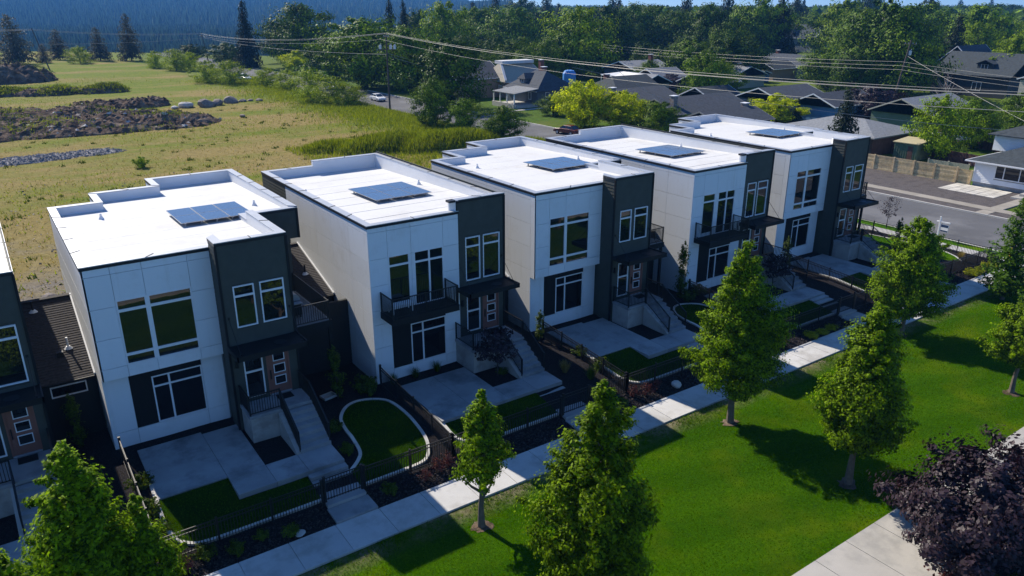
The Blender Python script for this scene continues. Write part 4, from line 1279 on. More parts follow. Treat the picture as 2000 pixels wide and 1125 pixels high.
# ------------------------------------------------------------------ garden plants
PL = {}
def shrub_mesh(kind):
    if kind in PL: return PL[kind]
    if kind == 'round': q = crown(.02, .62, lambda t: interp([(0, .8), (.4, 1), (.8, .7), (1, .25)], t) * .42, 34, 46, .045, 91, .16, .8, .3)
    elif kind == 'grass':
        rng = np.random.default_rng(92); n = 260; a = rng.random(n) * 6.283; r = rng.random(n) * .14; L = .35 + .35 * rng.random(n); o = .35 * rng.random(n)
        base = np.stack([r * np.cos(a), r * np.sin(a), np.zeros(n)], 1); tip = base + np.stack([o * np.cos(a), o * np.sin(a), L], 1)
        sd_ = np.stack([-np.sin(a), np.cos(a), np.zeros(n)], 1) * .012
        q = np.stack([base - sd_, base + sd_, tip + sd_ * .2, tip - sd_ * .2], 1)
    elif kind == 'column': q = crown(.15, 3.0, lambda t: interp([(0, .5), (.3, 1), (.7, .75), (1, .2)], t) * .28, 46, 42, .055, 93, .18, 1.0, .5)
    elif kind == 'maple': q = crown(.75, 2.1, lambda t: interp([(0, .6), (.4, 1), (.8, .7), (1, .25)], t) * .85, 46, 44, .06, 94, .26, .6, .4)
    elif kind == 'wispy': q = crown(.05, .75, lambda t: interp([(0, .4), (.5, 1), (1, .5)], t) * .34, 28, 22, .035, 95, .14, .9, .4)
    PL[kind] = q
    return q
PM = {}
def plant(kind, mat, x, y, s, label, cat, group, name, z=None, stem=None, zs=1.0):
    key = (kind, mat)
    if key not in PM: PM[key] = quads_mesh('foliage', shrub_mesh(kind), mat)
    g = empty(name, (x, y, yz(y) if z is None else z), label, cat, group, random.random() * 6.28)
    g.scale = (s, s, s * zs)
    link_mesh('foliage', PM[key], g)
    if stem:
        k2 = ('stem', stem)
        if k2 not in PM: PM[k2] = trunk_mb(stem, .035, .01, 8, 5, .16, (0, 0), .2, 6).mesh('stem', 'bark_dark')
        link_mesh('stem', PM[k2], g)
    else:
        k2 = ('stem', kind)
        if k2 not in PM:
            b = MB()
            for i in range(4): b.tube([(0, 0, -.05), (.12 * math.cos(i * 1.6), .12 * math.sin(i * 1.6), .3)], [.012, .004], 4)
            PM[k2] = b.mesh('stem', 'bark_dark')
        link_mesh('stem', PM[k2], g)
    return g
G = 'small green shrubs in the mulch beds'; GR = 'red barberry shrubs by the pavement'
for x, y, s, l in ((.34, -3.25, 1.0, 'small green shrub in the nearest side bed, closest to the house'), (.30, -5.2, 1.05, 'small green shrub in the middle of the nearest side bed'),
                   (.33, -6.5, .9, 'small green shrub in the nearest side bed just behind the fence corner'), (.52, -8.35, .95, 'bright green tuft in front of the nearest fence corner'),
                   (1.43, -8.4, .9, 'green shrub before the nearest fence below the pale curb'), (4.53, -8.85, .7, 'yellow green tuft beside a flat stone by the pavement'),
                   (2.6, -8.7, .7, 'dark shrub before the fence in the shade of the nearest townhouse'), (3.5, -8.5, .6, 'second dark shrub before the fence in front of the nearest lawn'),
                   (8.42, -5.5, .7, 'small shrub tucked in the hollow of the kidney lawn curb'), (8.5, -3.6, .85, 'reddish green shrub right of the nearest stairs'),
                   (11.45, -.9, 1.35, 'large round shrub behind the kidney lawn by the side fence'), (8.9, -8.6, .7, 'pale shrub in the bed right of the nearest gate'),
                   (22.95, -3.8, .9, 'small shrub by the middle townhouse side fence'), (23.1, -5.6, .9, 'green shrub inside the middle side fence halfway to the pavement'),
                   (21.68, -8.7, .8, 'green tuft in the bed right of the second gate'), (18.17, -3.2, .6, 'small shrub in the pit beside the second stairs'),
                   (34.2, -8.55, 1.1, 'pair of bright shrubs by the pavement behind the cone shaped tree'), (33.5, -8.6, 1.0, 'bright shrub beside the big cone shaped tree'),
                   (35.6, -1.0, 1.2, 'round shrub at the left corner of the half hidden townhouse'), (34.2, -1.3, 1.2, 'dark shrub behind the kidney lawn of the middle townhouse')):
    plant('round', 'leaf_shrub', x, y, s, l, 'shrub', G, 'shrub')
for x, y, s, l in ((.75, -8.75, .95, 'reddish barberry left of the nearest pavement bed'), (11.25, -8.55, 1.1, 'red barberry at the fence right of the kidney lawn'), (11.75, -8.4, 1.0, 'red barberry against the corner post beside the kidney lawn'),
                   (10.55, -8.75, .9, 'red barberry nearest the lit strip of pavement'), (22.92, -8.45, 1.1, 'red barberry at the corner post of the middle fence'), (23.6, -8.7, 1.1, 'low red barberry right of the middle corner post'), (24.5, -8.4, .9, 'small red barberry below the middle lawn fence')):
    plant('wispy', 'leaf_red', x, y, s * .9, l, 'shrub', GR, 'barberry')
for x, y, s, l in ((21.1, -4.9, 1.0, 'brown twiggy shrub in the shaded bed between second and middle yards'), (21.9, -6.1, 1.1, 'tall wispy green shrub in the shaded bed near the second gate'), (12.9, -.95, .8, 'ornamental grass against the second facade, left'), (14.2, -.95, .8, 'ornamental grass against the second facade, centre'), (15.5, -.95, .8, 'ornamental grass against the second facade, right'),
                   (62.9 - 4.6, -5.2, .9, 'dark dry shrub inside the corner fence'), (59.3, -6.8, .9, 'second dry shrub inside the corner fence')):
    plant('grass', 'blade_dry' if 'dry' in l or 'brown' in l else 'leaf_shrub', x, y, s, l, 'shrub', 'ornamental grasses in the beds', 'ornamental_grass')
for x, y, s, l in ((37.1, -8.95, 1.0, 'yellow green shrub in the bed by the pavement, left of three'), (38.1, -9.0, .9, 'yellow green shrub in the bed by the pavement, middle of three'), (39.1, -9.0, .9, 'yellow green shrub in the bed by the pavement, right of three'),
                   (56.7, -8.85, 1.3, 'lime shrub left of a pair before the corner fence'), (57.8, -8.8, 1.2, 'lime shrub right of a pair before the corner fence'), (59.6, -8.8, 1.2, 'lime shrub nearest the pavement corner')):
    plant('round', 'leaf_lime', x, y, s * .85, l, 'shrub', 'lime green shrubs', 'lime_shrub', zs=.75)
for x, y, s, l, zz in ((9.95, -.75, 1.0, 'slim columnar tree in the dark bed right of the nearest stairs', 1.0), (-1.25, 1.6, .9, 'slim columnar tree before the dark strip window link', 1.0), (22.4, -.9, .75, 'slim dark columnar tree at the left corner of the middle townhouse', .9), (34.3, -.75, 1.1, 'slim pale columnar tree against the wall of the half hidden townhouse', 1.25), (44.9, -1.2, .9, 'slim columnar tree left of the end townhouse window', 1.0), (54.6, -4.1, 1.0, 'slim columnar tree by the end townhouse stair railing', 1.1)):
    plant('column', 'leaf_shrub', x, y, s, l, 'tree', 'slim columnar garden trees', 'columnar_tree', stem=2.6, zs=zz)
plant('maple', 'leaf_purple', 17.9, -3.2, 1.25, 'small purple maple in the pit beside the second stairs', 'tree', 'small purple garden maples', 'purple_maple', stem=1.7)
plant('maple', 'leaf_purple', 40.7, -3.2, 1.2, 'small purple maple beside the stairs of the half hidden townhouse', 'tree', 'small purple garden maples', 'purple_maple', stem=1.7)
def stone(x, y, z, s, label, mat='rock', name='boulder', group='boulders', seed=1, sz=.6):
    bm = bmesh.new(); bmesh.ops.create_icosphere(bm, subdivisions=2, radius=1)
    rr = random.Random(seed)
    k = [Vector((rr.uniform(-1, 1), rr.uniform(-1, 1), rr.uniform(-1, 1))).normalized() for _ in range(7)]
    for v in bm.verts:
        for d in k:
            e = v.co.dot(d) - .72
            if e > 0: v.co -= d * e
        v.co.z *= sz; v.co *= s
    me = bpy.data.meshes.new(name); bm.to_mesh(me); bm.free(); me.materials.append(M[mat])
    o = link_mesh(name, me, None, (x, y, z)); o.rotation_euler.z = seed
    tag(o, label, 'rock', group)
    return o
stone(4.86, -9.05, -.62, .24, 'flat grey stone beside a yellow green tuft by the pavement', 'rock_pale', seed=3, sz=.2)
stone(25.6, -8.75, -.56, .29, 'pale boulder in the mulch below the middle lawn fence', 'rock_pale', seed=4, sz=.8)
stone(20.2, -25.4, -.7, .45, 'long pale stone in the bed at the bottom right edge', 'rock_pale', seed=5, sz=.4)
plant('wispy', 'leaf_red', 21.3, -24.9, 2.0, 'brownish purple shrub under the purple tree beside the path', 'shrub', GR, 'barberry', z=-.75)
plant('round', 'leaf_shrub', 24.0, -26.0, 1.0, 'green shrub under the purple tree', 'shrub', G, 'shrub', z=-.75)
b = MB(); b.box(-.35, -.25, -.08, .35, -.2, .06); b.box(-.35, .2, -.08, .35, .25, .06); b.box(-.35, -.2, -.08, -.3, .2, .06); b.box(.3, -.2, -.08, .35, .2, .06); b.box(-.3, -.2, -.08, .3, .2, -.05)
o = b.build('drain_box', 'curb_concrete'); o.location = (9.6, -.35, -.02); o.rotation_euler.z = .2; tag(o, 'square concrete drain box in the dark bed beside a columnar tree', 'drain')
# barbecue on the nearest roof deck
g = empty('barbecue_grill', (8.75, 1.3, 4.031), 'barbecue grill with a grey hood on the nearest roof deck', 'grill')
b = MB(); b.box(-.3, -.55, .12, .3, .55, .85); b.build('cabinet', 'dark_trim', g)
b = MB(); b.tube([(0, -.5, .92), (0, .5, .92)], .3, 12); b.build('hood', 'grill_hood', g)
b = MB(); b.box(-.28, -.9, .82, .28, -.56, .86); b.box(-.28, .56, .82, .28, .9, .86); b.build('side_shelf', 'grill_hood', g)
b = MB(); [b.box(x - .03, y - .03, 0, x + .03, y + .03, .118) for x in (-.25, .25) for y in (-.5, .5)]; b.build('leg', 'black_metal', g)
# bench on the second balcony
g = empty('balcony_bench', (13.55, -1.0, 3.86), 'low pale slatted bench on the black balcony of the second townhouse', 'bench')
for j in range(4):
    b = MB(); b.box(-.6, -.25 + j * .13, .42, .6, -.15 + j * .13, .45); b.build('seat_slat', 'vinyl_white', g)
for x in (-.55, .55):
    b = MB(); b.box(x - .03, -.25, 0, x + .03, -.19, .42); b.box(x - .03, .24, 0, x + .03, .29, .42); b.box(x - .03, -.19, .36, x + .03, .24, .415); b.build('bench_end', 'vinyl_white', g)

# grass blades over the lawns and loose chips over the mulch: uncountable
def blades(name, P, h, w, rng, mat, lean=.5):
    n = len(P); a = rng.random(n) * 6.283
    sd_ = np.stack([np.cos(a), np.sin(a), np.zeros(n)], 1) * (w * (.6 + .8 * rng.random(n)))[:, None]
    H = h * (.5 + rng.random(n))
    tip = P + np.stack([lean * H * rng.normal(size=n) * .6, lean * H * rng.normal(size=n) * .6, H], 1)
    o = link_mesh(name, tris_mesh(name, np.stack([P - sd_, P + sd_, tip], 1), mat)); o['kind'] = 'stuff'
    return o
rng = np.random.default_rng(5)
n = 170000
x = rng.random(n) * 66 - 8; y = -21.2 + rng.random(n) * 10.0
keep = rng.random(n) < np.clip((-11.15 - y) / .9, .03, 1)
x, y = x[keep], y[keep]
keep = x < 45 + rng.random(len(x)) * 17; x, y = x[keep], y[keep]
P = np.stack([x, y, np.array([park_z(a, b) for a, b in zip(x, y)]) - .005], 1)
blades('lawn_grass', P, .055, .016, rng, 'blade', .9)
c = np.array(BLADES); per = 3
idx = np.repeat(np.arange(len(c)), per); u = rng.random(len(idx)); v = rng.random(len(idx))
P = np.stack([c[idx, 0] + u * c[idx, 2], c[idx, 1] + v * c[idx, 2], c[idx, 3] + v * (c[idx, 4] - c[idx, 3]) - .004], 1)
blades('lawn_grass', P, .05, .014, rng, 'blade', .9)
# ragged tufts along the worn edge of the lawn
n = 16000; x = rng.random(n) * 66 - 8; y = -11.15 - np.abs(rng.normal(size=n)) * .5
keep = np.sin(x * 1.1) + np.sin(x * 2.7 + 1) + .8 * rng.normal(size=n) > .2; x, y = x[keep], y[keep]
blades('lawn_grass', np.stack([x, y, np.array([park_z(a, b) for a, b in zip(x, y)])], 1), .10, .016, rng, 'blade', .8)
n = 15000; x = rng.random(n) * 66 - 8; y = -9.26 + rng.random(n) * 1.25
zb_ = np.array([yz(b) for b in y])
d = rng.normal(size=(n, 3)); P = np.stack([x, y, zb_ + .02], 1)
q = leaf_quads(P, unit(d + np.array([0, 0, .8])), .03 + .045 * rng.random(n), rng, .6)
o = link_mesh('mulch_chips', quads_mesh('mulch_chips', q, 'mulch_chip')); o['kind'] = 'stuff'

# ------------------------------------------------------------------ background trees (a few crown meshes shared by many trees)
BG = {}
def bgmesh(kind, var):
    key = (kind, var)
    if key in BG: return BG[key]
    sd_ = 200 + var * 17 + sum(map(ord, kind))
    ov = [(0, .6), (.12, .88), (.35, 1.0), (.6, .95), (.8, .72), (.93, .42), (1, .15)]
    if kind in ('dec', 'decd', 'decl', 'yel', 'purple'):
        mat = {'dec': 'leaf_dec', 'decd': 'leaf_dark', 'decl': 'leaf_light', 'yel': 'leaf_yellow', 'purple': 'leaf_purple'}[kind]
        small = kind in ('yel', 'purple')
        q = crown(.07, 1.0, lambda t: interp(ov, t) * .5, 125, 140, .0185 if not small else .024, sd_, .135, .8, .46, .3)
        cm = quads_mesh('crown', q, mat)
        tm = trunk_mb(.8, .028, .006, 9, sd_, .28, (0, 0), .3, 6).mesh('trunk', 'bark_dark')
    elif kind == 'bush':
        q = crown(.02, 1.0, lambda t: interp([(0, .85), (.3, 1), (.65, .85), (.9, .5), (1, .2)], t) * .5, 90, 90, .020, sd_, .15, .8, .38, .25)
        cm = quads_mesh('crown', q, 'leaf_bush'); tm = trunk_mb(.7, .02, .005, 6, sd_, .4, (0, 0), .1, 5).mesh('trunk', 'bark_dark')
    elif kind == 'spruce':
        cm = quads_mesh('crown', conifer_quads(1.0, 1.0, 32, 24, sd_, .32, .042, .05, .05, .85), 'leaf_spruce'); tm = trunk_mb(.9, .02, .004, 0, sd_).mesh('trunk', 'bark_dark')
    elif kind == 'pine':
        cm = quads_mesh('crown', conifer_quads(1.0, 1.0, 26, 26, sd_, .18, .036, .10, .12, .6), 'leaf_pine'); tm = trunk_mb(.95, .022, .005, 0, sd_).mesh('trunk', 'bark_dark')
    elif kind == 'dead':
        cm = trunk_mb(1.0, .03, .004, 26, sd_, .42, (0, 0), .15, 5).mesh('crown', 'dead_wood'); tm = None
    BG[key] = (cm, tm)
    return BG[key]
CNT = {}
def bgtree(x, y, h, w, kind, label, z=-.85, group=None):
    k = CNT.get(kind, 0); CNT[kind] = k + 1
    cm, tm = bgmesh(kind, k % 3)
    nm = {'dec': 'broadleaf_tree', 'decd': 'broadleaf_tree', 'decl': 'broadleaf_tree', 'yel': 'golden_tree', 'purple': 'purple_tree', 'bush': 'bush', 'spruce': 'spruce_tree', 'pine': 'pine_tree', 'dead': 'bare_tree'}[kind]
    gr = group or {'bush': 'bushes along the field edge', 'pine': 'grey pines at the edge of the field', 'spruce': 'dark conifers', 'yel': 'yellow green trees', 'purple': 'purple leaved trees', 'dead': 'bare trees'}.get(kind, 'broadleaf trees of the neighbourhood')
    return tree_obj(nm, (x, y, z), label, 'bush' if kind == 'bush' else 'tree', gr, cm, tm, (w, w, h), random.random() * 6.28)
TREES = [
 (14.4, 283.1, 16.2, 12.0, 'pine', 'tall grey pine nearest the left edge of the frame'),
 (29.2, 304.2, 10.8, 7.4, 'pine', 'mid sized grey pine, second tallest of the left group beside the leaning pole'),
 (22.9, 289.1, 6.4, 4.8, 'pine', 'small grey pine close behind the leaning pole'),
 (40.7, 289.8, 11.6, 7.4, 'pine', 'grey pine right of the single round green bush'),
 (50.0, 283.5, 16.2, 8.6, 'pine', 'tall lone grey pine with a bare lower trunk'),
 (32.8, 279.4, 5.8, 6.8, 'bush', 'single round green bush among the grey pines'),
 (49.6, 240.3, 5.3, 5.6, 'bush', 'left bush of the far clump beyond the rocks'),
 (52.6, 226.0, 6.3, 6.8, 'bush', 'large dark middle bush of the far clump'),
 (56.3, 224.0, 5.6, 5.6, 'bush', 'right bush of the far clump'),
 (50.4, 181.5, 5.5, 7.0, 'bush', 'left bush of the pair hiding a white van'),
 (54.5, 173.7, 5.8, 7.4, 'bush', 'right bush of the pair hiding a white van'),
 (75.5, 227.9, 20.6, 8.6, 'spruce', 'tall dark spruce left of the biggest far tree'),
 (91.3, 222.6, 19.1, 18.7, 'dec', 'biggest far broadleaf tree right of the tall spruce'),
 (98.3, 217.8, 10.6, 13.6, 'dec', 'lower rounded tree on the right flank of the biggest far tree'),
 (73.0, 243.4, 7.0, 10.4, 'decd', 'low dark tree behind the far pole at the street end'),
 (66.0, 262.0, 6.0, 9.0, 'decd', 'low dark trees left of the tall spruce'),
 (93.8, 244.3, 13.7, 12.7, 'decd', 'dark tree between the spruce and the biggest far tree'),
 (79.1, 145.9, 16.4, 19.0, 'dec', 'wide mid green tree left of the pole with transformers'),
 (84.5, 133.5, 14.2, 13.0, 'dec', 'tree directly behind the pole with transformers'),
 (83.9, 176.9, 10.9, 12.9, 'dec', 'rounded tree above the yellow bush'),
 (84.6, 209.1, 5.6, 7.4, 'yel', 'small yellow tree beside the street in the distance'),
 (60.5, 164.3, 4.4, 6.4, 'bush', 'leftmost bush of the hedge beside the street'),
 (61.8, 152.5, 4.7, 6.2, 'bush', 'second bush from the left in the hedge beside the street'),
 (60.8, 135.9, 5.6, 6.9, 'bush', 'third bush of the street hedge in front of a white car'),
 (56.3, 123.5, 3.6, 4.9, 'bush', 'lowest front bush of the street hedge'),
 (59.8, 119.0, 5.3, 6.9, 'bush', 'tallest bush of the street hedge right of the white car'),
 (62.0, 115.0, 3.8, 4.8, 'bush', 'last bush of the street hedge before the pole'),
 (124.6, 223.4, 21.1, 8.4, 'spruce', 'left one of a pair of dark spruces above the pole'),
 (128.7, 220.6, 20.5, 7.3, 'spruce', 'right one of a pair of dark spruces above the pole'),
 (139.4, 229.8, 17.0, 13.4, 'decd', 'greyish tree right of the spruce pair'),
 (128.4, 192.0, 19.2, 14.8, 'decl', 'bright green tall tree with a lobed top'),
 (74.8, 98.6, 12.9, 12.4, 'decd', 'big dark round tree beside the beige house'),
 (163.1, 224.3, 18.4, 19.6, 'dec', 'broad green tree above the large grey roof, left'),
 (163.1, 203.7, 18.1, 18.5, 'dec', 'broad green tree above the large grey roof, right'),
 (273.6, 405.4, 21.0, 13.2, 'spruce', 'distant spruce standing against the far hill edge'),
 (264.1, 364.7, 24.6, 14.3, 'spruce', 'distant dark spruce reaching above the frame over the grey roof'),
 (61.2, 80.8, 7.4, 5.7, 'dec', 'young tree on the verge left of the dark street gap'),
 (62.5, 72.9, 5.3, 4.5, 'dec', 'shorter young verge tree second from the left'),
 (63.2, 62.8, 4.9, 5.4, 'dec', 'round verge tree in front of the blue grey house'),
 (217.6, 261.4, 16.6, 16.5, 'decd', 'dark tree behind the tall power pole'),
 (140.4, 138.4, 18.1, 17.0, 'decl', 'big bright tree above the blue tarp'),
 (172.1, 162.3, 18.3, 15.1, 'decd', 'dark tree right of the big bright tree'),
 (324.1, 324.9, 24.2, 13.5, 'spruce', 'distant spruce poking into the sky'),
 (319.0, 375.3, 20.1, 13.2, 'spruce', 'distant spruce left of the big bright tree'),
 (205.1, 185.3, 18.9, 14.6, 'dec', 'tree in the far row right of the poking spruce'),
 (212.0, 180.7, 18.9, 11.9, 'dec', 'narrow tree in the far row before the dark conifer'),
 (258.2, 209.5, 23.6, 15.5, 'spruce', 'large dark conifer rising above the far tree row'),
 (231.4, 185.6, 16.1, 16.1, 'decd', 'dark tree under the large conifer'),
 (227.4, 170.2, 19.2, 15.3, 'dec', 'rounded tree right of the large conifer'),
 (249.1, 173.6, 18.9, 15.3, 'decd', 'dark rounded tree left of the bright far crown'),
 (222.7, 141.9, 20.5, 17.3, 'dec', 'tall bright far crown left of the dark fir'),
 (228.2, 138.1, 23.4, 13.8, 'spruce', 'dark fir left of the far two storey house'),
 (534.8, 354.9, 24.0, 7.4, 'spruce', 'thin distant spruce, left of a slender pair'),
 (539.5, 351.8, 25.5, 7.4, 'spruce', 'thin distant spruce, right of a slender pair'),
 (322.2, 191.1, 16.2, 14.2, 'dec', 'tree behind the far two storey house'),
 (150.1, 105.2, 10.8, 12.5, 'dec', 'rounded tree crossed by a thin pole'),
 (157.7, 100.0, 11.5, 15.0, 'decd', 'wide dark tree right of the thin pole'),
 (134.0, 81.6, 7.8, 6.4, 'decl', 'yellow green tree between the wires above the grey roofs'),
 (138.2, 108.6, 6.1, 5.6, 'dec', 'small tree before the shed roof with a chimney'),
 (134.3, 96.7, 3.8, 8.2, 'purple', 'purple shrub tree behind the first grey roof'),
 (81.4, 65.5, 7.6, 7.2, 'yel', 'larger golden tree beside the red car'),
 (85.1, 60.4, 5.8, 6.8, 'yel', 'second golden tree right of the red car'),
 (85.3, 52.3, 5.2, 6.0, 'dec', 'green tree right of the golden trees beside a roof'),
 (85.8, 79.6, 3.7, 4.7, 'dec', 'rounded shrub tree beside the red porch rail'),
 (113.2, 51.9, 4.6, 7.2, 'yel', 'low golden tree right of the second grey roof'),
 (114.4, 48.1, 4.3, 2.1, 'spruce', 'thin little conifer beside the low golden tree'),
 (90.6, 24.2, 9.1, 5.2, 'spruce', 'blue grey spruce behind the end townhouse roof'),
 (127.9, 42.6, 5.7, 7.6, 'purple', 'dark purple tree behind the blue grey spruce'),
 (235.7, 119.2, 19.6, 18.9, 'decl', 'big light green tree right of the far two storey house'),
 (167.9, 64.5, 19.6, 16.4, 'decd', 'tall dark tree left of the leaning power pole'),
 (164.5, 60.7, 14.9, 14.9, 'dec', 'mid green tree left of the leaning power pole'),
 (190.0, 82.0, 17.5, 16.0, 'dec', 'leafy tree left of the tall dark tree'),
 (310.4, 132.3, 23.3, 20.2, 'spruce', 'broad dark conifer at the top right'),
 (204.5, 68.0, 16.9, 10.5, 'spruce', 'pointed conifer behind the leaning power pole'),
 (326.4, 121.4, 17.1, 20.2, 'decl', 'pale green tree left of the top right house'),
 (304.2, 101.8, 13.0, 18.3, 'decl', 'pale green bushy tree right of the pole top'),
 (284.2, 86.3, 11.2, 13.5, 'dec', 'tree at the right edge behind the dark roof'),
 (545.4, 225.6, 19.4, 36.0, 'decd', 'distant dark tree mass right of the dark conifer'),
 (673.6, 264.0, 18.8, 42.0, 'decd', 'distant dark tree mass near the right edge'),
 (196.0, 49.2, 12.4, 10.6, 'decl', 'bright tree cut off by the right edge above the beige wall'),
 (178.4, 63.8, 8.6, 6.7, 'decl', 'small bright maple beside the leaning power pole'),
 (170.9, 80.2, 9.2, 12.0, 'dec', 'bushy tree right of the far grey roofs'),
 (174.5, 77.7, 5.1, 7.5, 'dec', 'low bush tree beneath the mid green tree'),
 (102.5, 17.4, 8.0, 6.4, 'decl', 'tree growing over the brown fence beside the green shed'),
 (152.4, 42.6, 7.2, 7.9, 'dead', 'bare grey branching tree before the dark green house'),
 (1093.4, 469.8, 27.0, 15.8, 'spruce', 'distant spruce on the skyline near the right edge'),
 (1059.0, 491.4, 24.5, 22.0, 'spruce', 'distant conifers on the skyline left of the right edge'),
 (582.0, 324.0, 24.6, 30.0, 'decd', 'distant dark tree mass behind the big light green tree'),
 (92.6, -3.2, 3.4, 4.0, 'spruce', 'small conifer before the white sided house'),
]
for t in TREES: bgtree(*t)
q = crown(1.0, 2.9, lambda t: interp([(0, .5), (.4, 1), (.8, .7), (1, .3)], t) * .8, 30, 26, .055, 501, .26, .9, .35, .4)
tree_obj('purple_tree', (64.3, 2.2, -.72), 'small sparse purple sapling on the verge beside the street', 'tree', 'purple leaved trees', quads_mesh('crown', q, 'leaf_purple'), trunk_mb(2.4, .04, .01, 8, 5, .25, (0, 0), .35, 6).mesh('trunk', 'bark_dark'))
FOOT = [(88, 108, 41, 79), (99, 112, 76, 89), (91, 106, 90, 118), (117, 133, 42, 65), (95, 114, 22, 41), (118, 134, 25, 38), (167, 175, 97, 109), (184, 201, 96, 115), (175, 187, 98, 109), (181, 214, 43, 72), (166, 181, 23, 38), (137, 167, 160, 186), (130, 153, 112, 128), (130, 143, 82, 108), (82, 97, 108, 124), (99, 113, 135, 150), (63, 79, -60, 330), (294, 336, 165, 192), (87, 110, -12, 22), (115, 122, 111, 120), (296, 312, 76, 90)]
GROVE = []
rr = random.Random(909); placed = []
def grove(n, x0, x1, y0, y1, hmin, hmax, kinds, label, gap):
    k = 0; tries = 0
    while k < n and tries < 4000:
        tries += 1
        x, y = rr.uniform(x0, x1), rr.uniform(y0, y1); h = rr.uniform(hmin, hmax); w = h * rr.uniform(.75, 1.0); r = w * .38
        if any(a - r < x < b + r and c - r < y < d + r for a, b, c, d in FOOT): continue
        if any(math.hypot(x - a, y - b) < gap for a, b in placed): continue
        s_ = (x - C2.x) * RT2.x + (y - C2.y) * RT2.y; t_ = (x - C2.x) * FW2.x + (y - C2.y) * FW2.y
        if not (-.12 < s_ / t_ < .72): continue
        if (.11 < s_ / t_ < .21 and t_ < 205 and h > 5) or (.31 < s_ / t_ < .41 and t_ < 345): continue      # roofs show through here
        placed.append((x, y)); k += 1
        kd = rr.choice(kinds); GROVE.append((x, y, h, w, kd, label))
grove(22, 112, 175, 60, 160, 7, 12, ['dec', 'decd', 'decd'], 'one of the dense garden trees crowding between the grey roofs', 8)
grove(26, 150, 290, 70, 260, 13, 19, ['dec', 'decd', 'decd', 'decl'], 'one of the tall broadleaf trees massed behind the grey roofs', 10)
grove(10, 200, 330, 40, 130, 12, 17, ['decl', 'dec', 'decd'], 'one of the pale green trees filling the upper right corner', 11)
grove(12, 280, 430, 120, 420, 17, 25, ['decd', 'spruce', 'decd', 'spruce'], 'one of the far dark trees breaking the skyline', 14)
grove(8, 108, 150, -2, 24, 4, 7, ['dec', 'decd'], 'one of the low yard trees behind the brown fences at the right', 7)
grove(10, 80, 120, 120, 235, 8, 14, ['dec', 'decd', 'decd'], 'one of the dark trees lining the far side of the street', 9)
MARK = [('large low grey roofed building', 152, 173), ('chimneyed house beneath the tall trees', 145, 120), ('beige house', 100, 112), ('black roofed house', 105, 82), ('blue gabled house', 124, 48), ('dark gabled house', 124, 59),
        ('green garage', 126, 31), ('far low patched roof', 193, 106), ('far two storey house', 306, 181), ('large dark green roof', 190, 53), ('tan brick house', 90, 116), ('white sided house', 96, 0), ('blue tarpaulin', 118.5, 115.5),
        ('grey gabled house by the yellow green tree', 137, 88), ('leaning transformer pole', 138, 45), ('poking distant spruce', 324, 325), ('big light green tree', 236, 119), ('broad dark conifer', 310, 132), ('large conifer of the tree row', 258, 210), ('tall bright far crown', 223, 142), ('pale distant gabled house', 305, 82), ('big bright tree over the tarpaulin', 140, 138), ('tall power pole', 190, 232), ('pair of dark spruces', 127, 222), ('hip roofed garage', 104, 31)]
ORD = ['nearest', 'second', 'third', 'fourth', 'fifth', 'sixth', 'seventh', 'eighth']
seen_ = {}
for (x, y, h, w, kd, grp) in sorted(GROVE, key=lambda g: min(math.hypot(g[0] - a, g[1] - b) for _, a, b in MARK)):
    nm, a, b = min(MARK, key=lambda m_: math.hypot(x - m_[1], y - m_[2]))
    ds = (x - a) * RT2.x + (y - b) * RT2.y; dt = (x - a) * FW2.x + (y - b) * FW2.y
    side = ('right of' if ds > 0 else 'left of') if abs(ds) > abs(dt) else ('behind' if dt > 0 else 'in front of')
    i = seen_.get((nm, side), 0); seen_[(nm, side)] = i + 1
    look = {'dec': 'mid green tree', 'decd': 'dark green tree', 'decl': 'pale green tree', 'spruce': 'dark conifer'}[kd]
    bgtree(x, y, h, w, kd, (look if i == 0 else ORD[min(i, 7)] + ' ' + look) + ' ' + side + ' the ' + nm, group='trees ' + grp.replace('one of the ', 'of the '))
# a far-off wood closing the horizon behind the neighbourhood, and the forest of the river valley and hill
def cones(name, P, H, W, mat, rng, k=6):
    n = len(P)
    a = np.arange(k) * 2 * np.pi / k
    tiers = []
    for (z0, z1, w) in ((.08, .62, 1.0), (.42, 1.0, .62)):
        rot = rng.random(n) * 6.28
        ang = a[None, :] + rot[:, None]
        jit = 1 + .35 * (rng.random((n, k)) - .5)
        bx = P[:, None, 0] + np.cos(ang) * W[:, None] * .5 * w * jit; by = P[:, None, 1] + np.sin(ang) * W[:, None] * .5 * w * jit
        bz = P[:, None, 2] + H[:, None] * z0 + (rng.random((n, k)) - .5) * H[:, None] * .12
        base = np.stack([bx, by, bz], 2)
        tip = P + np.stack([np.zeros(n), np.zeros(n), H * z1], 1)
        tip = np.repeat(tip[:, None, :], k, 1)
        tiers.append(np.stack([base, np.roll(base, -1, 1), tip], 2).reshape(-1, 3, 3))
    o = link_mesh(name, tris_mesh(name, np.concatenate(tiers), mat)); o['kind'] = 'stuff'
    return o
def st2xy(s, t): return C2.x + FW2.x * t + RT2.x * s, C2.y + FW2.y * t + RT2.y * s
rng = np.random.default_rng(77)
pts = []
def sprinkle(n, t0, t1, q0, q1, hmin, hmax, bias=1.0):
    t = np.sqrt(t0 ** 2 + (t1 ** 2 - t0 ** 2) * rng.random(n) ** bias); q = q0 + (q1 - q0) * rng.random(n)
    for a, b in zip(t, q):
        s = a * b; x, y = st2xy(s, a)
        pts.append((x, y, terrain_z(s, a), hmin + (hmax - hmin) * rng.random()))
sprinkle(4200, 475, 900, -.86, -.10, 11, 21)
sprinkle(5600, 900, 1530, -.86, -.05, 12, 24)
sprinkle(30000, 1690, 4700, -.80, .0, 19, 36)
A = np.array(pts)
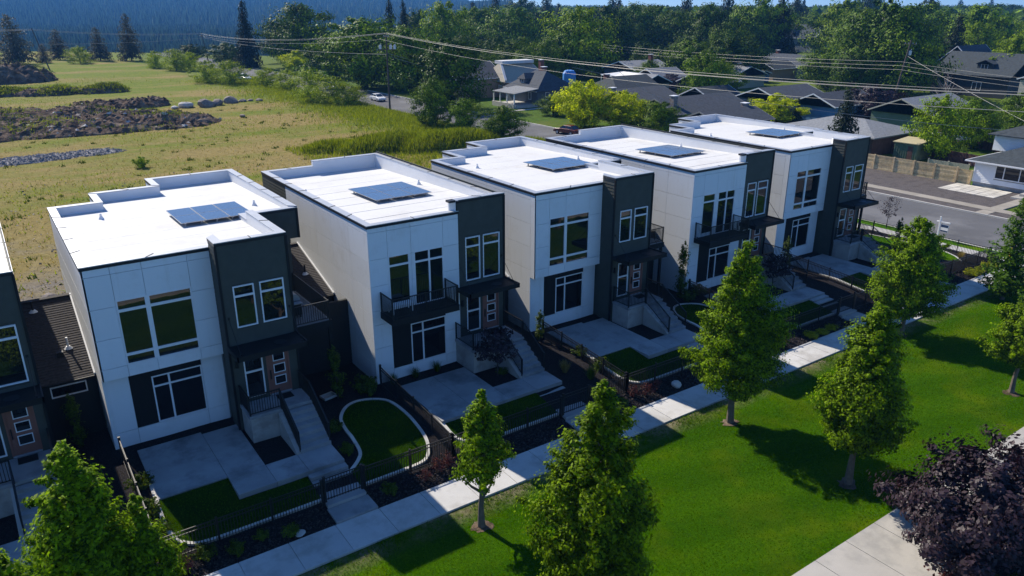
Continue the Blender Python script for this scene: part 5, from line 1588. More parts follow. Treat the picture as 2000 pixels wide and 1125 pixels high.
cones('valley_forest', A[:, :3], A[:, 3], A[:, 3] * (.34 + .22 * rng.random(len(A))), 'hill_tree', rng)
pts = []
sprinkle(2600, 420, 1100, -.06, .80, 11, 19)
sprinkle(4600, 1100, 4800, -.05, .80, 11, 20)
A = np.array(pts)
def puffs(name, P, H, W, mat, rng, per=26):
    n = len(P); idx = np.repeat(np.arange(n), per)
    d = unit(rng.normal(size=(len(idx), 3))) * (rng.random(len(idx)) ** .35)[:, None]
    p = P[idx] + d * np.stack([W[idx] * .5, W[idx] * .5, H[idx] * .42], 1) + np.stack([0 * idx, 0 * idx, H[idx] * .55], 1)
    q = leaf_quads(p, unit(d + .5 * rng.normal(size=d.shape) + np.array([0, 0, .3])), W[idx] * (.13 + .1 * rng.random(len(idx))), rng, .7)
    o = link_mesh(name, quads_mesh(name, q, mat)); o['kind'] = 'stuff'
puffs('distant_wood', A[:2600, :3], A[:2600, 3], A[:2600, 3] * .9, 'leaf_dec', rng)
cones('distant_wood', A[2600:, :3], A[2600:, 3], A[2600:, 3] * 1.1, 'hill_tree', rng)

# ------------------------------------------------------------------ field: earth mounds, rocks, tall grass
def mound(name, outline_pts, h, seed, label, cat, mat='soil', res=.55, rough=.5, z0=-.86, group=None):
    """an earth heap: height falls off from blobs (x, y, rx, ry, k)"""
    rr = np.random.default_rng(seed)
    xs = [b[0] - b[2] for b in outline_pts] + [b[0] + b[2] for b in outline_pts]; ys = [b[1] - b[3] for b in outline_pts] + [b[1] + b[3] for b in outline_pts]
    nx = int((max(xs) - min(xs)) / res) + 1; ny = int((max(ys) - min(ys)) / res) + 1
    X, Y = np.meshgrid(np.linspace(min(xs), max(xs), nx), np.linspace(min(ys), max(ys), ny), indexing='ij')
    Z = np.zeros_like(X)
    for (bx, by, rx, ry, k) in outline_pts:
        d = ((X - bx) / rx) ** 2 + ((Y - by) / ry) ** 2
        Z = np.maximum(Z, k * np.clip(1 - d, 0, 1) ** .7)
    Nn = np.zeros_like(X)
    for f, a in ((.55, 1.0), (1.1, .8), (2.0, .6), (3.3, .45)):
        ph = rr.random(4) * 6.28
        Nn += a * np.sin(X * f + ph[0] + 1.7 * np.sin(Y * f * .7 + ph[1])) * np.sin(Y * f * 1.1 + ph[2] + 1.3 * np.sin(X * f * .6 + ph[3]))
    Nn += .7 * (rr.random(X.shape) - .5)
    Z = np.where(Z > 0, Z * h + np.clip(Z * 3, 0, 1) * rough * Nn * .55, -.25)
    P = np.stack([X, Y, z0 + Z], 2).reshape(-1, 3)
    f = [(i * ny + j, (i + 1) * ny + j, (i + 1) * ny + j + 1, i * ny + j + 1) for i in range(nx - 1) for j in range(ny - 1) if Z[i, j] > -.2 or Z[i + 1, j + 1] > -.2]
    me = bpy.data.meshes.new(name); me.from_pydata([tuple(p) for p in P], [], f); me.materials.append(M[mat])
    g = empty(name, (0, 0, 0), label, cat, group)
    link_mesh('heap', me, g)
    return g, X[Z > .1], Y[Z > .1], (z0 + Z)[Z > .1]
def rubble(g, X, Y, Z, n, smin, smax, mat, rng, name='rubble'):
    i = rng.integers(0, len(X), n)
    c = np.stack([X[i] + rng.normal(size=n) * .3, Y[i] + rng.normal(size=n) * .3, Z[i] + .02], 1); s = smin + (smax - smin) * rng.random(n) ** 2
    V = np.array([(1, 0, 0), (-1, 0, 0), (0, 1, 0), (0, -1, 0), (0, 0, 1), (0, 0, -1)], float)
    F = [(0, 2, 4), (2, 1, 4), (1, 3, 4), (3, 0, 4), (2, 0, 5), (1, 2, 5), (3, 1, 5), (0, 3, 5)]
    W = V[None] * (.55 + .7 * rng.random((n, 6, 1))) * s[:, None, None] * np.array([1.2, 1, .7]) + .18 * s[:, None, None] * rng.normal(size=(n, 6, 3)) + c[:, None, :]
    T = np.concatenate([W[:, list(f), :] for f in F])
    o = link_mesh(name, tris_mesh(name, T, mat), g); o['kind'] = 'stuff'
rng = np.random.default_rng(31)
g, X, Y, Z = mound('dirt_heap', [(-2, 111, 10, 9, .8), (8, 112, 9, 8, .8), (16, 114, 9, 8, .75), (24, 111, 7, 5, .6), (29.5, 108, 4.5, 4, .55), (0, 124, 11, 7, .8), (12, 126, 9, 6, .7), (20, 121, 8, 5, .6), (27, 115, 6, 4, .5), (2, 132, 9, 5, .75), (14, 131, 7, 4, .6), (-8, 106, 8, 6, .9), (13, 104, 11, 2.2, .35), (26, 103.5, 5, 1.6, .3)], 2.5, 3, 'long brown heap of dug earth and rubble across the left of the field', 'dirt heap', rough=.5)
HEAP = (X, Y, Z)
rubble(g, X, Y, Z, 1500, .08, .38, 'soil', rng); rubble(g, X, Y, Z, 420, .10, .45, 'rock', rng, 'rubble'); rubble(g, X, Y, Z, 110, .12, .65, 'rock_pale', rng, 'rubble')
g, X, Y, Z = mound('dirt_heap', [(22, 141, 5, 3.5, .7), (26.5, 138, 5.5, 4, .9), (19, 146, 4.5, 3, .45)], 1.9, 5, 'small dark heap of earth behind the long heap', 'dirt heap', rough=.5)
rubble(g, X, Y, Z, 420, .12, .45, 'soil', rng)
g, X, Y, Z = mound('dirt_heap', [(7.5, 213, 12, 8, .9), (-2, 216, 10, 8, .9)], 5.0, 6, 'steep dark heap at the far left edge of the field', 'dirt heap', rough=.8, res=.8)
rubble(g, X, Y, Z, 500, .2, .6, 'soil', rng)
H2_ = (X, Y, Z)
g, X, Y, Z = mound('dirt_heap', [(3, 176, 13, 4, .7), (15, 173, 9, 4, .8), (24, 171, 6, 3.5, .9)], 2.0, 7, 'low overgrown heap in front of the steep far heap', 'dirt heap', rough=.5)
rubble(g, X, Y, Z, 420, .15, .5, 'soil', rng)
H3_ = (X, Y, Z)
g, X, Y, Z = mound('gravel_strip', [(3, 84.5, 7.5, 2.6, .8), (9, 85, 5.5, 2.2, .8), (-4, 84, 6, 3, .8)], .7, 8, 'grey gravel strip at the left edge behind the houses', 'gravel', 'gravel_grey', .35, .25)
rubble(g, X, Y, Z, 3000, .06, .16, 'gravel_grey', rng)
def rc(x, y, s, l, sd_, mat='rock', sz=.7): stone(x, y, -.75 + s * .25, s, l, mat, 'boulder', 'boulders in the field', sd_, sz)
rc(33.2, 130.5, 1.5, 'pale boulder beside the small dark heap', 11, 'rock_pale', .6); rc(36.8, 129.5, 1.75, 'dark squat boulder in the middle of the field rocks', 12); rc(39.2, 130.5, 1.4, 'brown boulder touching the dark squat boulder', 13)
rc(42.6, 132.5, 1.6, 'dark round boulder right of the field rocks', 14); rc(45.0, 133.0, .9, 'small boulder right of the dark round boulder', 15, sz=.5); rc(46.8, 133.5, .7, 'second small boulder in the right hand rock line', 16, sz=.5); rc(48.4, 132.5, .8, 'last small boulder of the right hand rock line', 17, sz=.6)
rc(30.9, 129.4, .8, 'small pale boulder left of the pale boulder', 18, 'rock_pale', .5); rc(38.2, 110.2, .55, 'single dark rock right of the long earth heap', 19)
rc(-.35, 24.6, .75, 'grey boulder on bare ground behind the dark shingled link', 21); rc(-2.3, 24.0, .5, 'brown rock behind the cut off townhouse', 22)
plant('round', 'leaf_light', 14.2, 71.5, 2.0, 'lone small green bush on the dry field', 'bush', 'bushes along the field edge', 'bush', z=-.8)
# tall grass bank in front of the street, with shadowed hollows
def bank(x, y): 
    z = 0
    for bx, by, rx, ry, k in ((46, 66, 8.5, 4.2, 1.9), (54, 62, 9.0, 4.0, 2.1), (61, 54, 5, 5, 1.2), (39, 69.5, 5, 3, 1.0)):
        d = ((x - bx) / rx) ** 2 + ((y - by) / ry) ** 2
        z = max(z, k * max(0, 1 - d) ** .8)
    return z
bb = MB(); n_ = 60
bb = sheet('grass_bank', 33, 47, 64.6, 74, lambda x, y: -.95 + bank(x, y) + (.22 * math.sin(x * 1.9 + y) * math.sin(y * 2.3) if bank(x, y) > .15 else 0), 'field', nx=70, ny=60)
rng = np.random.default_rng(41)
n = 60000; x = 33 + 31.6 * rng.random(n); y = 47 + 27 * rng.random(n)
zz = np.array([bank(a, b) for a, b in zip(x, y)]); k = (zz > .12) | (rng.random(n) < .25)
blades('tall_grass', np.stack([x, y, -.95 + zz], 1)[k], .62, .05, rng, 'blade_tall', .5)
n = 60000; x = 64.6 - np.abs(rng.normal(size=n)) * 6.5; y = 42 + 150 * rng.random(n) ** 1.2
k = x > 40; x, y = x[k], y[k]
blades('tall_grass', np.stack([x, y, np.full(len(x), -.85)], 1), .5, .055, rng, 'blade_tall', .6)
n = 30000; x = -40 + 102 * rng.random(n); y = 17 + 130 * rng.random(n) ** 1.5
blades('dry_grass', np.stack([x, y, np.array([fz(a, b) for a, b in zip(x, y)])], 1), .20, .04, rng, 'blade_dry', 1.0)
n = 40000; x = -40 + 102 * rng.random(n); y = 17 + 200 * rng.random(n) ** 1.3
k = np.sin(x * .11 + 1.5 * np.sin(y * .05)) + np.sin(y * .13 + x * .04) + .8 * rng.normal(size=n) > .7
blades('dry_grass', np.stack([x, y, np.array([fz(a, b) for a, b in zip(x, y)])], 1)[k], .26, .06, rng, 'blade_tall', .9)
X, Y, Z = HEAP
i = rng.integers(0, len(X), 26000); x = X[i] + .4 * rng.normal(size=len(i)); y = Y[i] + .4 * rng.normal(size=len(i))
k = np.sin(x * .33 + 1.2 * np.sin(y * .5)) + np.sin(y * .6 - x * .12) + .5 * rng.normal(size=len(i)) > 1.25
blades('tall_grass', np.stack([x, y, Z[i]], 1)[k], .34, .05, rng, 'blade_tall', .7)
for (X, Y, Z), thr, m_ in ((H2_, .9, 'blade_dark'), (H3_, -.3, 'blade_tall'), (H3_, .2, 'blade_dark'), (HEAP, 1.35, 'blade_dark')):
    i = rng.integers(0, len(X), 9000); x = X[i] + .5 * rng.normal(size=len(i)); y = Y[i] + .5 * rng.normal(size=len(i))
    k = np.sin(x * .5 + np.sin(y * .6)) + np.sin(y * .7 - x * .2) + .5 * rng.normal(size=len(i)) > thr
    blades('tall_grass', np.stack([x, y, Z[i]], 1)[k], .4, .08, rng, m_, .7)
cx = -40 + 102 * rng.random(520); cy = 18 + 120 * rng.random(520) ** 1.3; i = np.repeat(np.arange(520), 14)      # scattered weed tufts
x = cx[i] + .22 * rng.normal(size=len(i)); y = cy[i] + .22 * rng.normal(size=len(i))
blades('weeds', np.stack([x, y, np.array([fz(a, b) for a, b in zip(x, y)])], 1), .26, .07, rng, 'blade_dark', .7)
n = 3500; cx = -30 + 70 * rng.random(n); cy = 17 + 50 * rng.random(n) ** 1.5                                      # loose stones on the bare ground
q = leaf_quads(np.stack([cx, cy, np.array([fz(a, b) + .03 for a, b in zip(cx, cy)])], 1), unit(rng.normal(size=(n, 3)) * .5 + np.array([0, 0, 1.0])), .05 + .12 * rng.random(n) ** 3, rng, .8)
o = link_mesh('loose_stones', quads_mesh('loose_stones', q, 'rock')); o['kind'] = 'stuff'
n = 9000; x = 33 + 31 * rng.random(n); y = 48 + 25 * rng.random(n); zz = np.array([bank(a, b) for a, b in zip(x, y)])
k = (zz > .25) & (np.sin(x * .8 + y * .5) * np.sin(y * 1.1 - .3 * x) + .4 * rng.normal(size=n) > .25)
blades('tall_grass', np.stack([x, y, -.95 + zz], 1)[k], .7, .11, rng, 'blade_dark', .5)


# ------------------------------------------------------------------ neighbourhood houses
def prism_roof(x0, x1, y0, y1, ze, zr, axis, hip0=0, hip1=0, over=.45, th=.16):
    """gable or hip roof slab set; axis 'x' puts the ridge along x"""
    b = MB()
    a0, a1, c0, c1 = (x0, x1, y0, y1) if axis == 'x' else (y0, y1, x0, x1)
    sl = (zr - ze) / ((c1 - c0) / 2)
    a0 -= over; a1 += over; c0 -= over; c1 += over; ze2 = ze - sl * over; cm = (c0 + c1) / 2
    m = (lambda a, c, z: (a, c, z)) if axis == 'x' else (lambda a, c, z: (c, a, z))
    r0 = a0 + hip0 * (c1 - c0) / 2; r1 = a1 - hip1 * (c1 - c0) / 2
    T = [m(a0, c0, ze2), m(a1, c0, ze2), m(a1, c1, ze2), m(a0, c1, ze2), m(r0, cm, zr), m(r1, cm, zr)]
    L = [(p[0], p[1], p[2] - th) for p in T]
    b.add(T + L, [(0, 1, 5, 4), (2, 3, 4, 5), (1, 2, 5), (3, 0, 4), (6, 10, 11, 7), (8, 11, 10, 9), (7, 11, 8), (9, 10, 6), (0, 6, 7, 1), (1, 7, 8, 2), (2, 8, 9, 3), (3, 9, 6, 0)] if True else [])
    return b
def house(x0, x1, y0, y1, ze, zr, axis, label, wall, roof, hip0=0, hip1=0, zf=-.86, wins=(), trim='vinyl_white', chim=None, name='house', cat='house', chmat='brick', group='houses of the neighbourhood', door=None, over=.45):
    g = empty(name, (0, 0, 0), label, cat, group)
    w = MB()
    w.box(x0, y0, zf, x1, y1, ze - .06)
    if axis == 'x':
        c = (y0 + y1) / 2
        if not hip0: w.add([(x0, y0, ze - .06), (x0, y1, ze - .06), (x0, c, zr - .2), (x0 + .1, y0, ze - .06), (x0 + .1, y1, ze - .06), (x0 + .1, c, zr - .2)], [(0, 1, 2), (3, 5, 4), (0, 2, 5, 3), (1, 4, 5, 2)])
        if not hip1: w.add([(x1, y0, ze - .06), (x1, y1, ze - .06), (x1, c, zr - .2), (x1 - .1, y0, ze - .06), (x1 - .1, y1, ze - .06), (x1 - .1, c, zr - .2)], [(0, 1, 2), (3, 5, 4), (0, 2, 5, 3), (1, 4, 5, 2)])
    else:
        c = (x0 + x1) / 2
        if not hip0: w.add([(x0, y0, ze - .06), (x1, y0, ze - .06), (c, y0, zr - .2), (x0, y0 + .1, ze - .06), (x1, y0 + .1, ze - .06), (c, y0 + .1, zr - .2)], [(0, 1, 2), (3, 5, 4), (0, 2, 5, 3), (1, 4, 5, 2)])
        if not hip1: w.add([(x0, y1, ze - .06), (x1, y1, ze - .06), (c, y1, zr - .2), (x0, y1 - .1, ze - .06), (x1, y1 - .1, ze - .06), (c, y1 - .1, zr - .2)], [(0, 1, 2), (3, 5, 4), (0, 2, 5, 3), (1, 4, 5, 2)])
    w.build('wall', wall, g)
    r = prism_roof(x0, x1, y0, y1, ze, zr, axis, hip0, hip1, over).build('roof', roof, g)
    # pale barge boards on the gables
    o = over; sl = (zr - ze) / (((y1 - y0) if axis == 'x' else (x1 - x0)) / 2)
    for e, hp in ((0, hip0), (1, hip1)):
        if hp: continue
        if axis == 'x':
            xx = x0 - o - .04 if e == 0 else x1 + o + .04; c = (y0 + y1) / 2
            ends = [((xx, y0 - o, ze - sl * o - .1), (xx, c, zr - .1)), ((xx, y1 + o, ze - sl * o - .1), (xx, c, zr - .1))]
        else:
            yy = y0 - o - .04 if e == 0 else y1 + o + .04; c = (x0 + x1) / 2
            ends = [((x0 - o, yy, ze - sl * o - .1), (c, yy, zr - .1)), ((x1 + o, yy, ze - sl * o - .1), (c, yy, zr - .1))]
        for e_ in ends:
            f = MB(); f.bar(e_[0], e_[1], .06, .2); f.build('barge_board', trim, g)
    gt = MB(); ez = ze - sl * o
    if axis == 'x': gt.box(x0 - o, y0 - o - .1, ez - .14, x1 + o, y0 - o, ez - .01); gt.box(x0 - o, y1 + o, ez - .14, x1 + o, y1 + o + .1, ez - .01)
    else: gt.box(x0 - o - .1, y0 - o, ez - .14, x0 - o, y1 + o, ez - .01); gt.box(x1 + o, y0 - o, ez - .14, x1 + o + .1, y1 + o, ez - .01)
    gt.build('gutter', trim, g)
    for (sd_, a, b_, c_, d_) in wins:      # side, along0, along1, z0, z1
        W = {'W': Wall((x0, y1), (x0, y0)), 'S': Wall((x0, y0), (x1, y0))}[sd_]
        window(g, W, a, b_, c_, d_, [((a + b_) / 2, .08)] if b_ - a > 1.1 else [], [], fw_=.09, proud=.05)
    for k in (chim or ()):
        m = MB(); m.box(k[0] - .45, k[1] - .45, k[2] - 1.6, k[0] + .45, k[1] + .45, k[3]); ch = m.build('chimney', chmat, r)
        m = MB(); m.box(k[0] - .55, k[1] - .55, k[3] + .002, k[0] + .55, k[1] + .55, k[3] + .1); m.build('chimney_cap', 'galv', ch) if False else m.build('chimney_cap', 'vinyl_white', r)
    return g
# 1 blue grey house with porch and dormer
g = house(91.0, 101.0, 91.5, 102.5, 2.5, 5.6, 'y', 'blue grey hip roofed house with a white post porch facing the street', 'slate_wall', 'shingle_grey', .75, .75, wins=[('S', 2, 3, .4, 1.9), ('S', 6, 7, .4, 1.9), ('W', 8, 9, .4, 1.9)], chim=[(97.5, 98, 5.0, 6.2)])
m = MB(); m.add([(85.2, 91.2, 2.1), (91.2, 91.2, 2.75), (91.2, 99.0, 2.75), (85.2, 99.0, 2.1), (85.2, 91.2, 1.95), (91.2, 91.2, 2.6), (91.2, 99, 2.6), (85.2, 99, 1.95)], [(0, 1, 2, 3), (7, 6, 5, 4), (0, 4, 5, 1), (1, 5, 6, 2), (2, 6, 7, 3), (3, 7, 4, 0)]); m.build('porch_roof', 'shingle_pale', g)
for y in (91.5, 94.0, 96.4, 98.7):
    m = MB(); m.box(85.3, y - .1, -.2, 85.5, y + .1, 1.95); m.build('porch_post', 'vinyl_white', g)
m = MB(); m.box(85.1, 91.3, -.86, 91.0, 98.9, -.25); m.box(85.1, 91.3, -.25, 85.45, 98.9, .15); m.build('porch_base', 'rock_pale', g)
m = MB(); m.box(92.3, 97.2, 3.0, 95.2, 99.4, 4.35); dm = m.build('dormer', 'slate_wall', g)
prism_roof(92.2, 96.5, 97.2, 99.4, 4.35, 5.2, 'x', .5, 0, .3, .1).build('dormer_roof', 'shingle_grey', dm)
window(g, Wall((92.3, 99.4), (92.3, 97.2)), .6, 1.6, 3.35, 4.2, [], [], fw_=.1, proud=.06)
rl = MB()
for i in range(9): rl.box(91.2 + i * .9, 89.6, -.86, 91.26 + i * .9, 89.66, .6)
rl.bar((91.2, 89.63, .6), (98.5, 89.63, .6), .08, .08); rl = rl.build('porch_rail', 'brown_fence'); tag(rl, 'red brown railing along the side of the blue grey house', 'railing')
m = MB(); m.box(76.9, 88.2, -.75, 91, 89.2, -.70); m = m.build('path', 'concrete_walk'); m['kind'] = 'structure'
# 2 beige house with white roof edges and a brick chimney
g = house(94.5, 105.5, 107.5, 116.5, 3.0, 6.4, 'x', 'beige house with a steep beige roof capped in white and a brick chimney', 'tan_brick', 'shingle_beige', .35, .35, chim=[(103.6, 107.0, 5.0, 6.9)], wins=[('W', 6, 7.2, .3, 1.8)])
m = MB(); m.box(95.6, 110.6, 6.1, 104.2, 113.6, 6.75); m.build('roof_cap', 'roof_membrane', g)
m = MB(); m.bar((94.2, 107.2, 2.9), (96.0, 111.8, 6.45), .5, .25); m.build('roof_flashing', 'roof_membrane', g)
# 3-4 ranch houses with dark grey roofs
house(89.5, 105.5, 66.8, 77.4, 2.3, 4.1, 'x', 'long low house with a dark grey roof behind the golden trees, left', 'slate_wall', 'shingle_grey', trim='grey_wall', chim=[(91.5, 70.0, 3.8, 4.6)], chmat='rock', wins=[('W', 1.5, 3, -.2, 1.2)])
g = house(89.5, 106.5, 52.3, 62.0, 2.3, 4.1, 'x', 'long low house with a dark grey roof and stone chimney behind the fourth townhouse', 'slate_wall', 'shingle_grey', trim='grey_wall', chim=[(91.0, 54.8, 3.5, 4.6)], chmat='rock')
house(88.2, 100.0, 42.6, 50.0, 1.9, 3.3, 'x', 'dark low gabled wing just behind the roof of the end townhouse', 'dark_wall', 'shingle_grey', trim='grey_wall', chim=[(99.0, 47.0, 3.0, 3.7)], chmat='rock')
house(99.0, 111.0, 76.5, 88.0, 2.6, 5.2, 'x', 'black roofed house right of the blue grey house with a white chimney cap', 'dark_wall', 'shingle_dark', .6, 0, trim='dark_trim', chim=[(102.0, 83.5, 5.0, 5.5)])
house(92.0, 97.5, 79.8, 84.6, 2.0, 3.3, 'x', 'small grey side wing with one window right of the blue grey house', 'grey_wall', 'shingle_grey', .8, 0, wins=[('W', 1.8, 3.0, .2, 1.5)])
m = MB(); m.add([(110.2, 88.5, 4.3), (115.8, 87.0, 4.6), (116.6, 94.4, 4.7), (110.6, 95.2, 4.3), (110.4, 92.0, 3.6)], [(0, 1, 4), (1, 2, 4), (2, 3, 4), (3, 0, 4)]); sgo = m.build('canopy_roof', 'canvas', None)
g = empty('carport', (0, 0, 0), 'white sagging canopy roof behind the black roofed house', 'canopy'); sgo.parent = g
for (x, y) in ((110.4, 88.7), (115.6, 87.3), (116.4, 94.2), (110.8, 95.0)):
    m = MB(); m.box(x - .08, y - .08, -.86, x + .08, y + .08, 4.4); m.build('post', 'galv', g)
# tarp covered stack
g = empty('tarp_cover', (118.5, 115.5, -.86), 'bright blue tarpaulin over a tall stack behind the blue grey house', 'tarp', None, -.6)
b = MB(); ring = []
for z, k in ((0, 1.0), (.9, 1.02), (1.9, .98), (2.8, 1.0), (3.6, .96), (4.3, .70), (4.45, .3)):
    ring.append([(1.55 * k * (1 + .05 * math.sin(i * 2.3 + z * 3)) * math.copysign(min(1, abs(math.cos(i * math.pi / 8)) * 1.25), math.cos(i * math.pi / 8)), 1.55 * k * math.copysign(min(1, abs(math.sin(i * math.pi / 8)) * 1.25), math.sin(i * math.pi / 8)), z + .06 * math.sin(i * 3.1)) for i in range(16)])
b.add([p for r in ring for p in r], [(j * 16 + i, j * 16 + (i + 1) % 16, (j + 1) * 16 + (i + 1) % 16, (j + 1) * 16 + i) for j in range(6) for i in range(16)] + [tuple(range(96, 112))])
b.build('tarpaulin', 'tarp_blue', g)
b = MB(); [b.bar((x, -1.62, z), (x + .0, 1.62, z), .05, .04) for x, z in ((-.4, 4.42), (.5, 4.42))]; b.build('rope', 'wire', g)
# C cluster
house(117.5, 131, 54.0, 63.5, 2.4, 4.1, 'x', 'dark gabled house with one window and pale barge boards, behind the second grey roof', 'slate_wall', 'shingle_grey', wins=[('W', 5.6, 7.4, .2, 1.5)])
house(118.2, 131, 43.6, 51.8, 2.3, 4.0, 'x', 'blue gabled house left of the blue grey spruce', 'blue_wall', 'shingle_grey')
house(95.5, 106.5, 22.8, 37.0, 1.9, 3.3, 'y', 'low hip roofed garage with pale grey shingles behind the end townhouse', 'brown_fence', 'shingle_pale', .9, .9, trim='grey_wall')
house(118.3, 132.5, 27.2, 37.0, 2.6, 4.6, 'x', 'pale green gabled garage behind the tree and shed', 'green_wall', 'shingle_pale', trim='beige_stucco')
house(168.5, 173, 99, 107, 1.6, 2.2, 'y', 'small bright blue shed wall between the wires', 'blue_wall', 'shingle_grey')
house(185.5, 200, 98.0, 113.5, 2.5, 5.2, 'y', 'far low house with a grey patched roof under the two storey house', 'grey_wall', 'shingle_grey', chim=[(193, 112, 5, 6.0)])
house(176, 186, 100, 107, 2.4, 4.0, 'x', 'tan walled far house in the shade of the dark tree', 'tan_brick', 'shingle_dark')
g = house(296, 316, 172, 190, 5.2, 10.2, 'y', 'far two storey grey house with a gabled dormer', 'grey_wall', 'shingle_dark', wins=[('W', 5, 6, 1.5, 3.2), ('W', 8, 9, 1.5, 3.2)], over=.6)
m = MB(); m.add([(296.5, 181, 5.2), (296.5, 186, 5.2), (296.5, 183.5, 8.6), (304.5, 183.5, 8.6), (300, 181, 6.7), (300, 186, 6.7)], [(0, 1, 2), (0, 2, 3, 4), (1, 5, 3, 2)]); m.build('dormer', 'shingle_grey', g)
house(318, 334, 168, 180, 4.0, 8.6, 'x', 'far grey gabled wing beside the two storey house', 'slate_wall', 'shingle_grey')
g = house(182.5, 198, 44.5, 61.0, 3.9, 8.2, 'y', 'large dark green roofed house at the upper right', 'dark_wall', 'shingle_dark', trim='dark_trim', wins=[('W', 9, 11, .4, 2.2), ('W', 3, 4.4, .4, 2.0)])
m = MB(); m.box(184.6, 49.4, 4.4, 188.5, 52.6, 6.2); dm = m.build('dormer', 'dark_wall', g)
prism_roof(184.6, 189, 49.4, 52.6, 6.2, 6.9, 'x', 0, 0, .3, .1).build('dormer_roof', 'shingle_dark', dm)
window(g, Wall((184.6, 52.6), (184.6, 49.4)), .8, 2.3, 4.8, 6.0, [(1.55, .08)], [], fw_=.09, proud=.06)
house(200, 213, 60, 70, 4.5, 8.9, 'x', 'grey gabled house behind the dark green roof, left', 'grey_wall', 'shingle_grey')
house(200, 212, 50.5, 58.5, 4.5, 8.3, 'x', 'grey gabled house with a brick chimney behind the dark green roof, right', 'grey_wall', 'shingle_dark', chim=[(206, 55, 8, 9.6)])
house(167.5, 180, 24.5, 36.2, 5.0, 7.2, 'x', 'beige walled house cut off by the right edge', 'beige_stucco', 'shingle_grey')
house(150, 162, 92, 99.5, 2.4, 4.3, 'y', 'small tan walled bungalow with a pale roof between the tall trees', 'beige_stucco', 'shingle_pale')
house(172, 184, 118, 127, 2.6, 4.8, 'x', 'low brown roofed house deep among the trees left of the patched roof', 'tan_brick', 'shingle', chim=[(178, 121, 4.5, 5.9)])
house(120.5, 129, 92.5, 101, 2.2, 3.8, 'y', 'pale grey gabled garage behind the white canopy roof', 'grey_wall', 'shingle_pale')
house(112.5, 121, 66.0, 73.0, 2.1, 3.6, 'x', 'dark roofed shed house right of the first long grey roof', 'dark_wall', 'shingle_dark')
house(138, 166, 162, 184, 2.7, 5.0, 'x', 'large low grey roofed building before the far tree row', 'slate_wall', 'shingle_grey', .7, .7)
house(131.5, 142, 150, 160, 2.4, 4.4, 'y', 'grey gabled entrance wing before the large low roof', 'slate_wall', 'shingle_grey')
house(139, 152, 114, 126, 2.8, 4.6, 'x', 'grey roofed house with a chimney beneath the tall trees', 'slate_wall', 'shingle_pale', chim=[(146, 116, 4.3, 6.2)])
house(131.5, 140.5, 98.5, 106, 2.4, 4.2, 'x', 'small blue white walled house behind the purple shrub tree', 'white_siding', 'shingle_pale')
house(132, 143, 84.5, 92.5, 2.2, 3.9, 'x', 'grey gabled house beside the yellow green tree', 'dark_wall', 'shingle_grey')
g = house(84.0, 95.5, 110.5, 122.0, 3.6, 6.6, 'x', 'tan brick house with a dark gable behind the pole with transformers', 'tan_brick', 'shingle_grey', wins=[('W', 2.2, 3.2, .4, 2.2), ('W', 7.6, 8.6, .4, 2.2), ('S', 2, 3.2, 1.6, 2.8)])
house(100, 112, 137, 148, 2.6, 4.5, 'x', 'low roof with a bright edge behind the tan brick house', 'dark_wall', 'shingle_dark')
# white vinyl fence along the street
g = empty('vinyl_fence', (78.6, 99.0, -.86), 'solid white fence below the tan brick house by the street', 'fence')
for i in range(9):
    m = MB(); m.box(-.06, i * 2.2 - .06, 0, .06, i * 2.2 + .06, 1.75); m.build('post', 'vinyl_white', g)
    if i < 8:
        m = MB(); m.box(-.02, i * 2.2 + .062, .05, .02, i * 2.2 + 2.138, 1.65); m.build('fence_panel', 'white_siding', g)
# white sided house at the right edge
g = empty('house', (0, 0, 0), 'white sided house with a dark hip roof at the right edge across the street', 'house', 'houses of the neighbourhood')
m = MB(); m.box(89.07, -9.0, -.86, 103, 6.53, -.32); m.box(89.07, -9.0, -.32, 103, 6.53, 2.28); m.build('wall', 'concrete_wall', g)
s = MB(); lap_siding(s, Wall((89.0, 6.6), (89.0, -9.0)), -.3, 2.28, [(2.15, 5.6, .35, 1.85)], .17); lap_siding(s, Wall((103, 6.6), (89.0, 6.6)), -.3, 2.28, [], .17); s.build('clapboard', 'white_siding', g, kind='stuff')
ct = MB(); ct.box(88.96, 6.52, -.32, 89.06, 6.64, 2.28); ct.build('corner_trim', 'vinyl_white', g)
window(g, Wall((89.0, 6.6), (89.0, -9.0)), 2.15, 5.6, .35, 1.85, [(3.1, .08), (4.7, .08)], [], fw_=.1, proud=.05)
prism_roof(89.0, 103, -9.0, 6.6, 2.35, 4.9, 'y', .9, .9, .75, .14).build('roof', 'shingle_dark', g)
fa = MB(); fa.box(88.1, -9.8, 1.97, 88.2, 7.4, 2.11); fa.box(88.2, 7.31, 1.97, 103.8, 7.40, 2.11); fa.build('gutter', 'vinyl_white', g)
m = MB(); m.box(96.5, -2, 2.2, 106, 8.4, 4.3); up = m.build('upper_wall', 'white_siding', g)
prism_roof(96.5, 106, -2, 8.4, 4.3, 6.0, 'y', .9, .9, .6, .12).build('upper_roof', 'shingle_dark', up)
m = MB(); m.box(85.6, -3.6, -.84, 88.98, 1.0, -.55); m.box(86.6, -3.4, -.55, 88.98, .6, -.3); m = m.build('stoop', 'concrete_path'); tag(m, 'concrete stoop before the white sided house', 'steps')
# pavers, path and far lawn
g = MB(); g.box(84.2, 1.95, -.86, 88.6, 8.0, -.73); g = g.build('paved_pad', 'gravel_brown'); g['kind'] = 'structure'
m = MB(); m.box(0, 0, -.75, .80, .92, -.69); pm = m.mesh('paver', 'paver')
for i in range(5):
    for j in range(6): link_mesh('paver', pm, g, (84.25 + i * .87, 2.05 + j * .99, .002 * ((i * 7 + j * 3) % 3)))
slab_row('house_path', cuts(79.8, 89, 1.5), -.85, .3, -.69, .1, 'old_concrete', gap=.02)
slab_row('kerb_path', cuts(76.72, 78.3, 1.5), -.85, .3, -.69, .1, 'old_concrete', gap=.02)
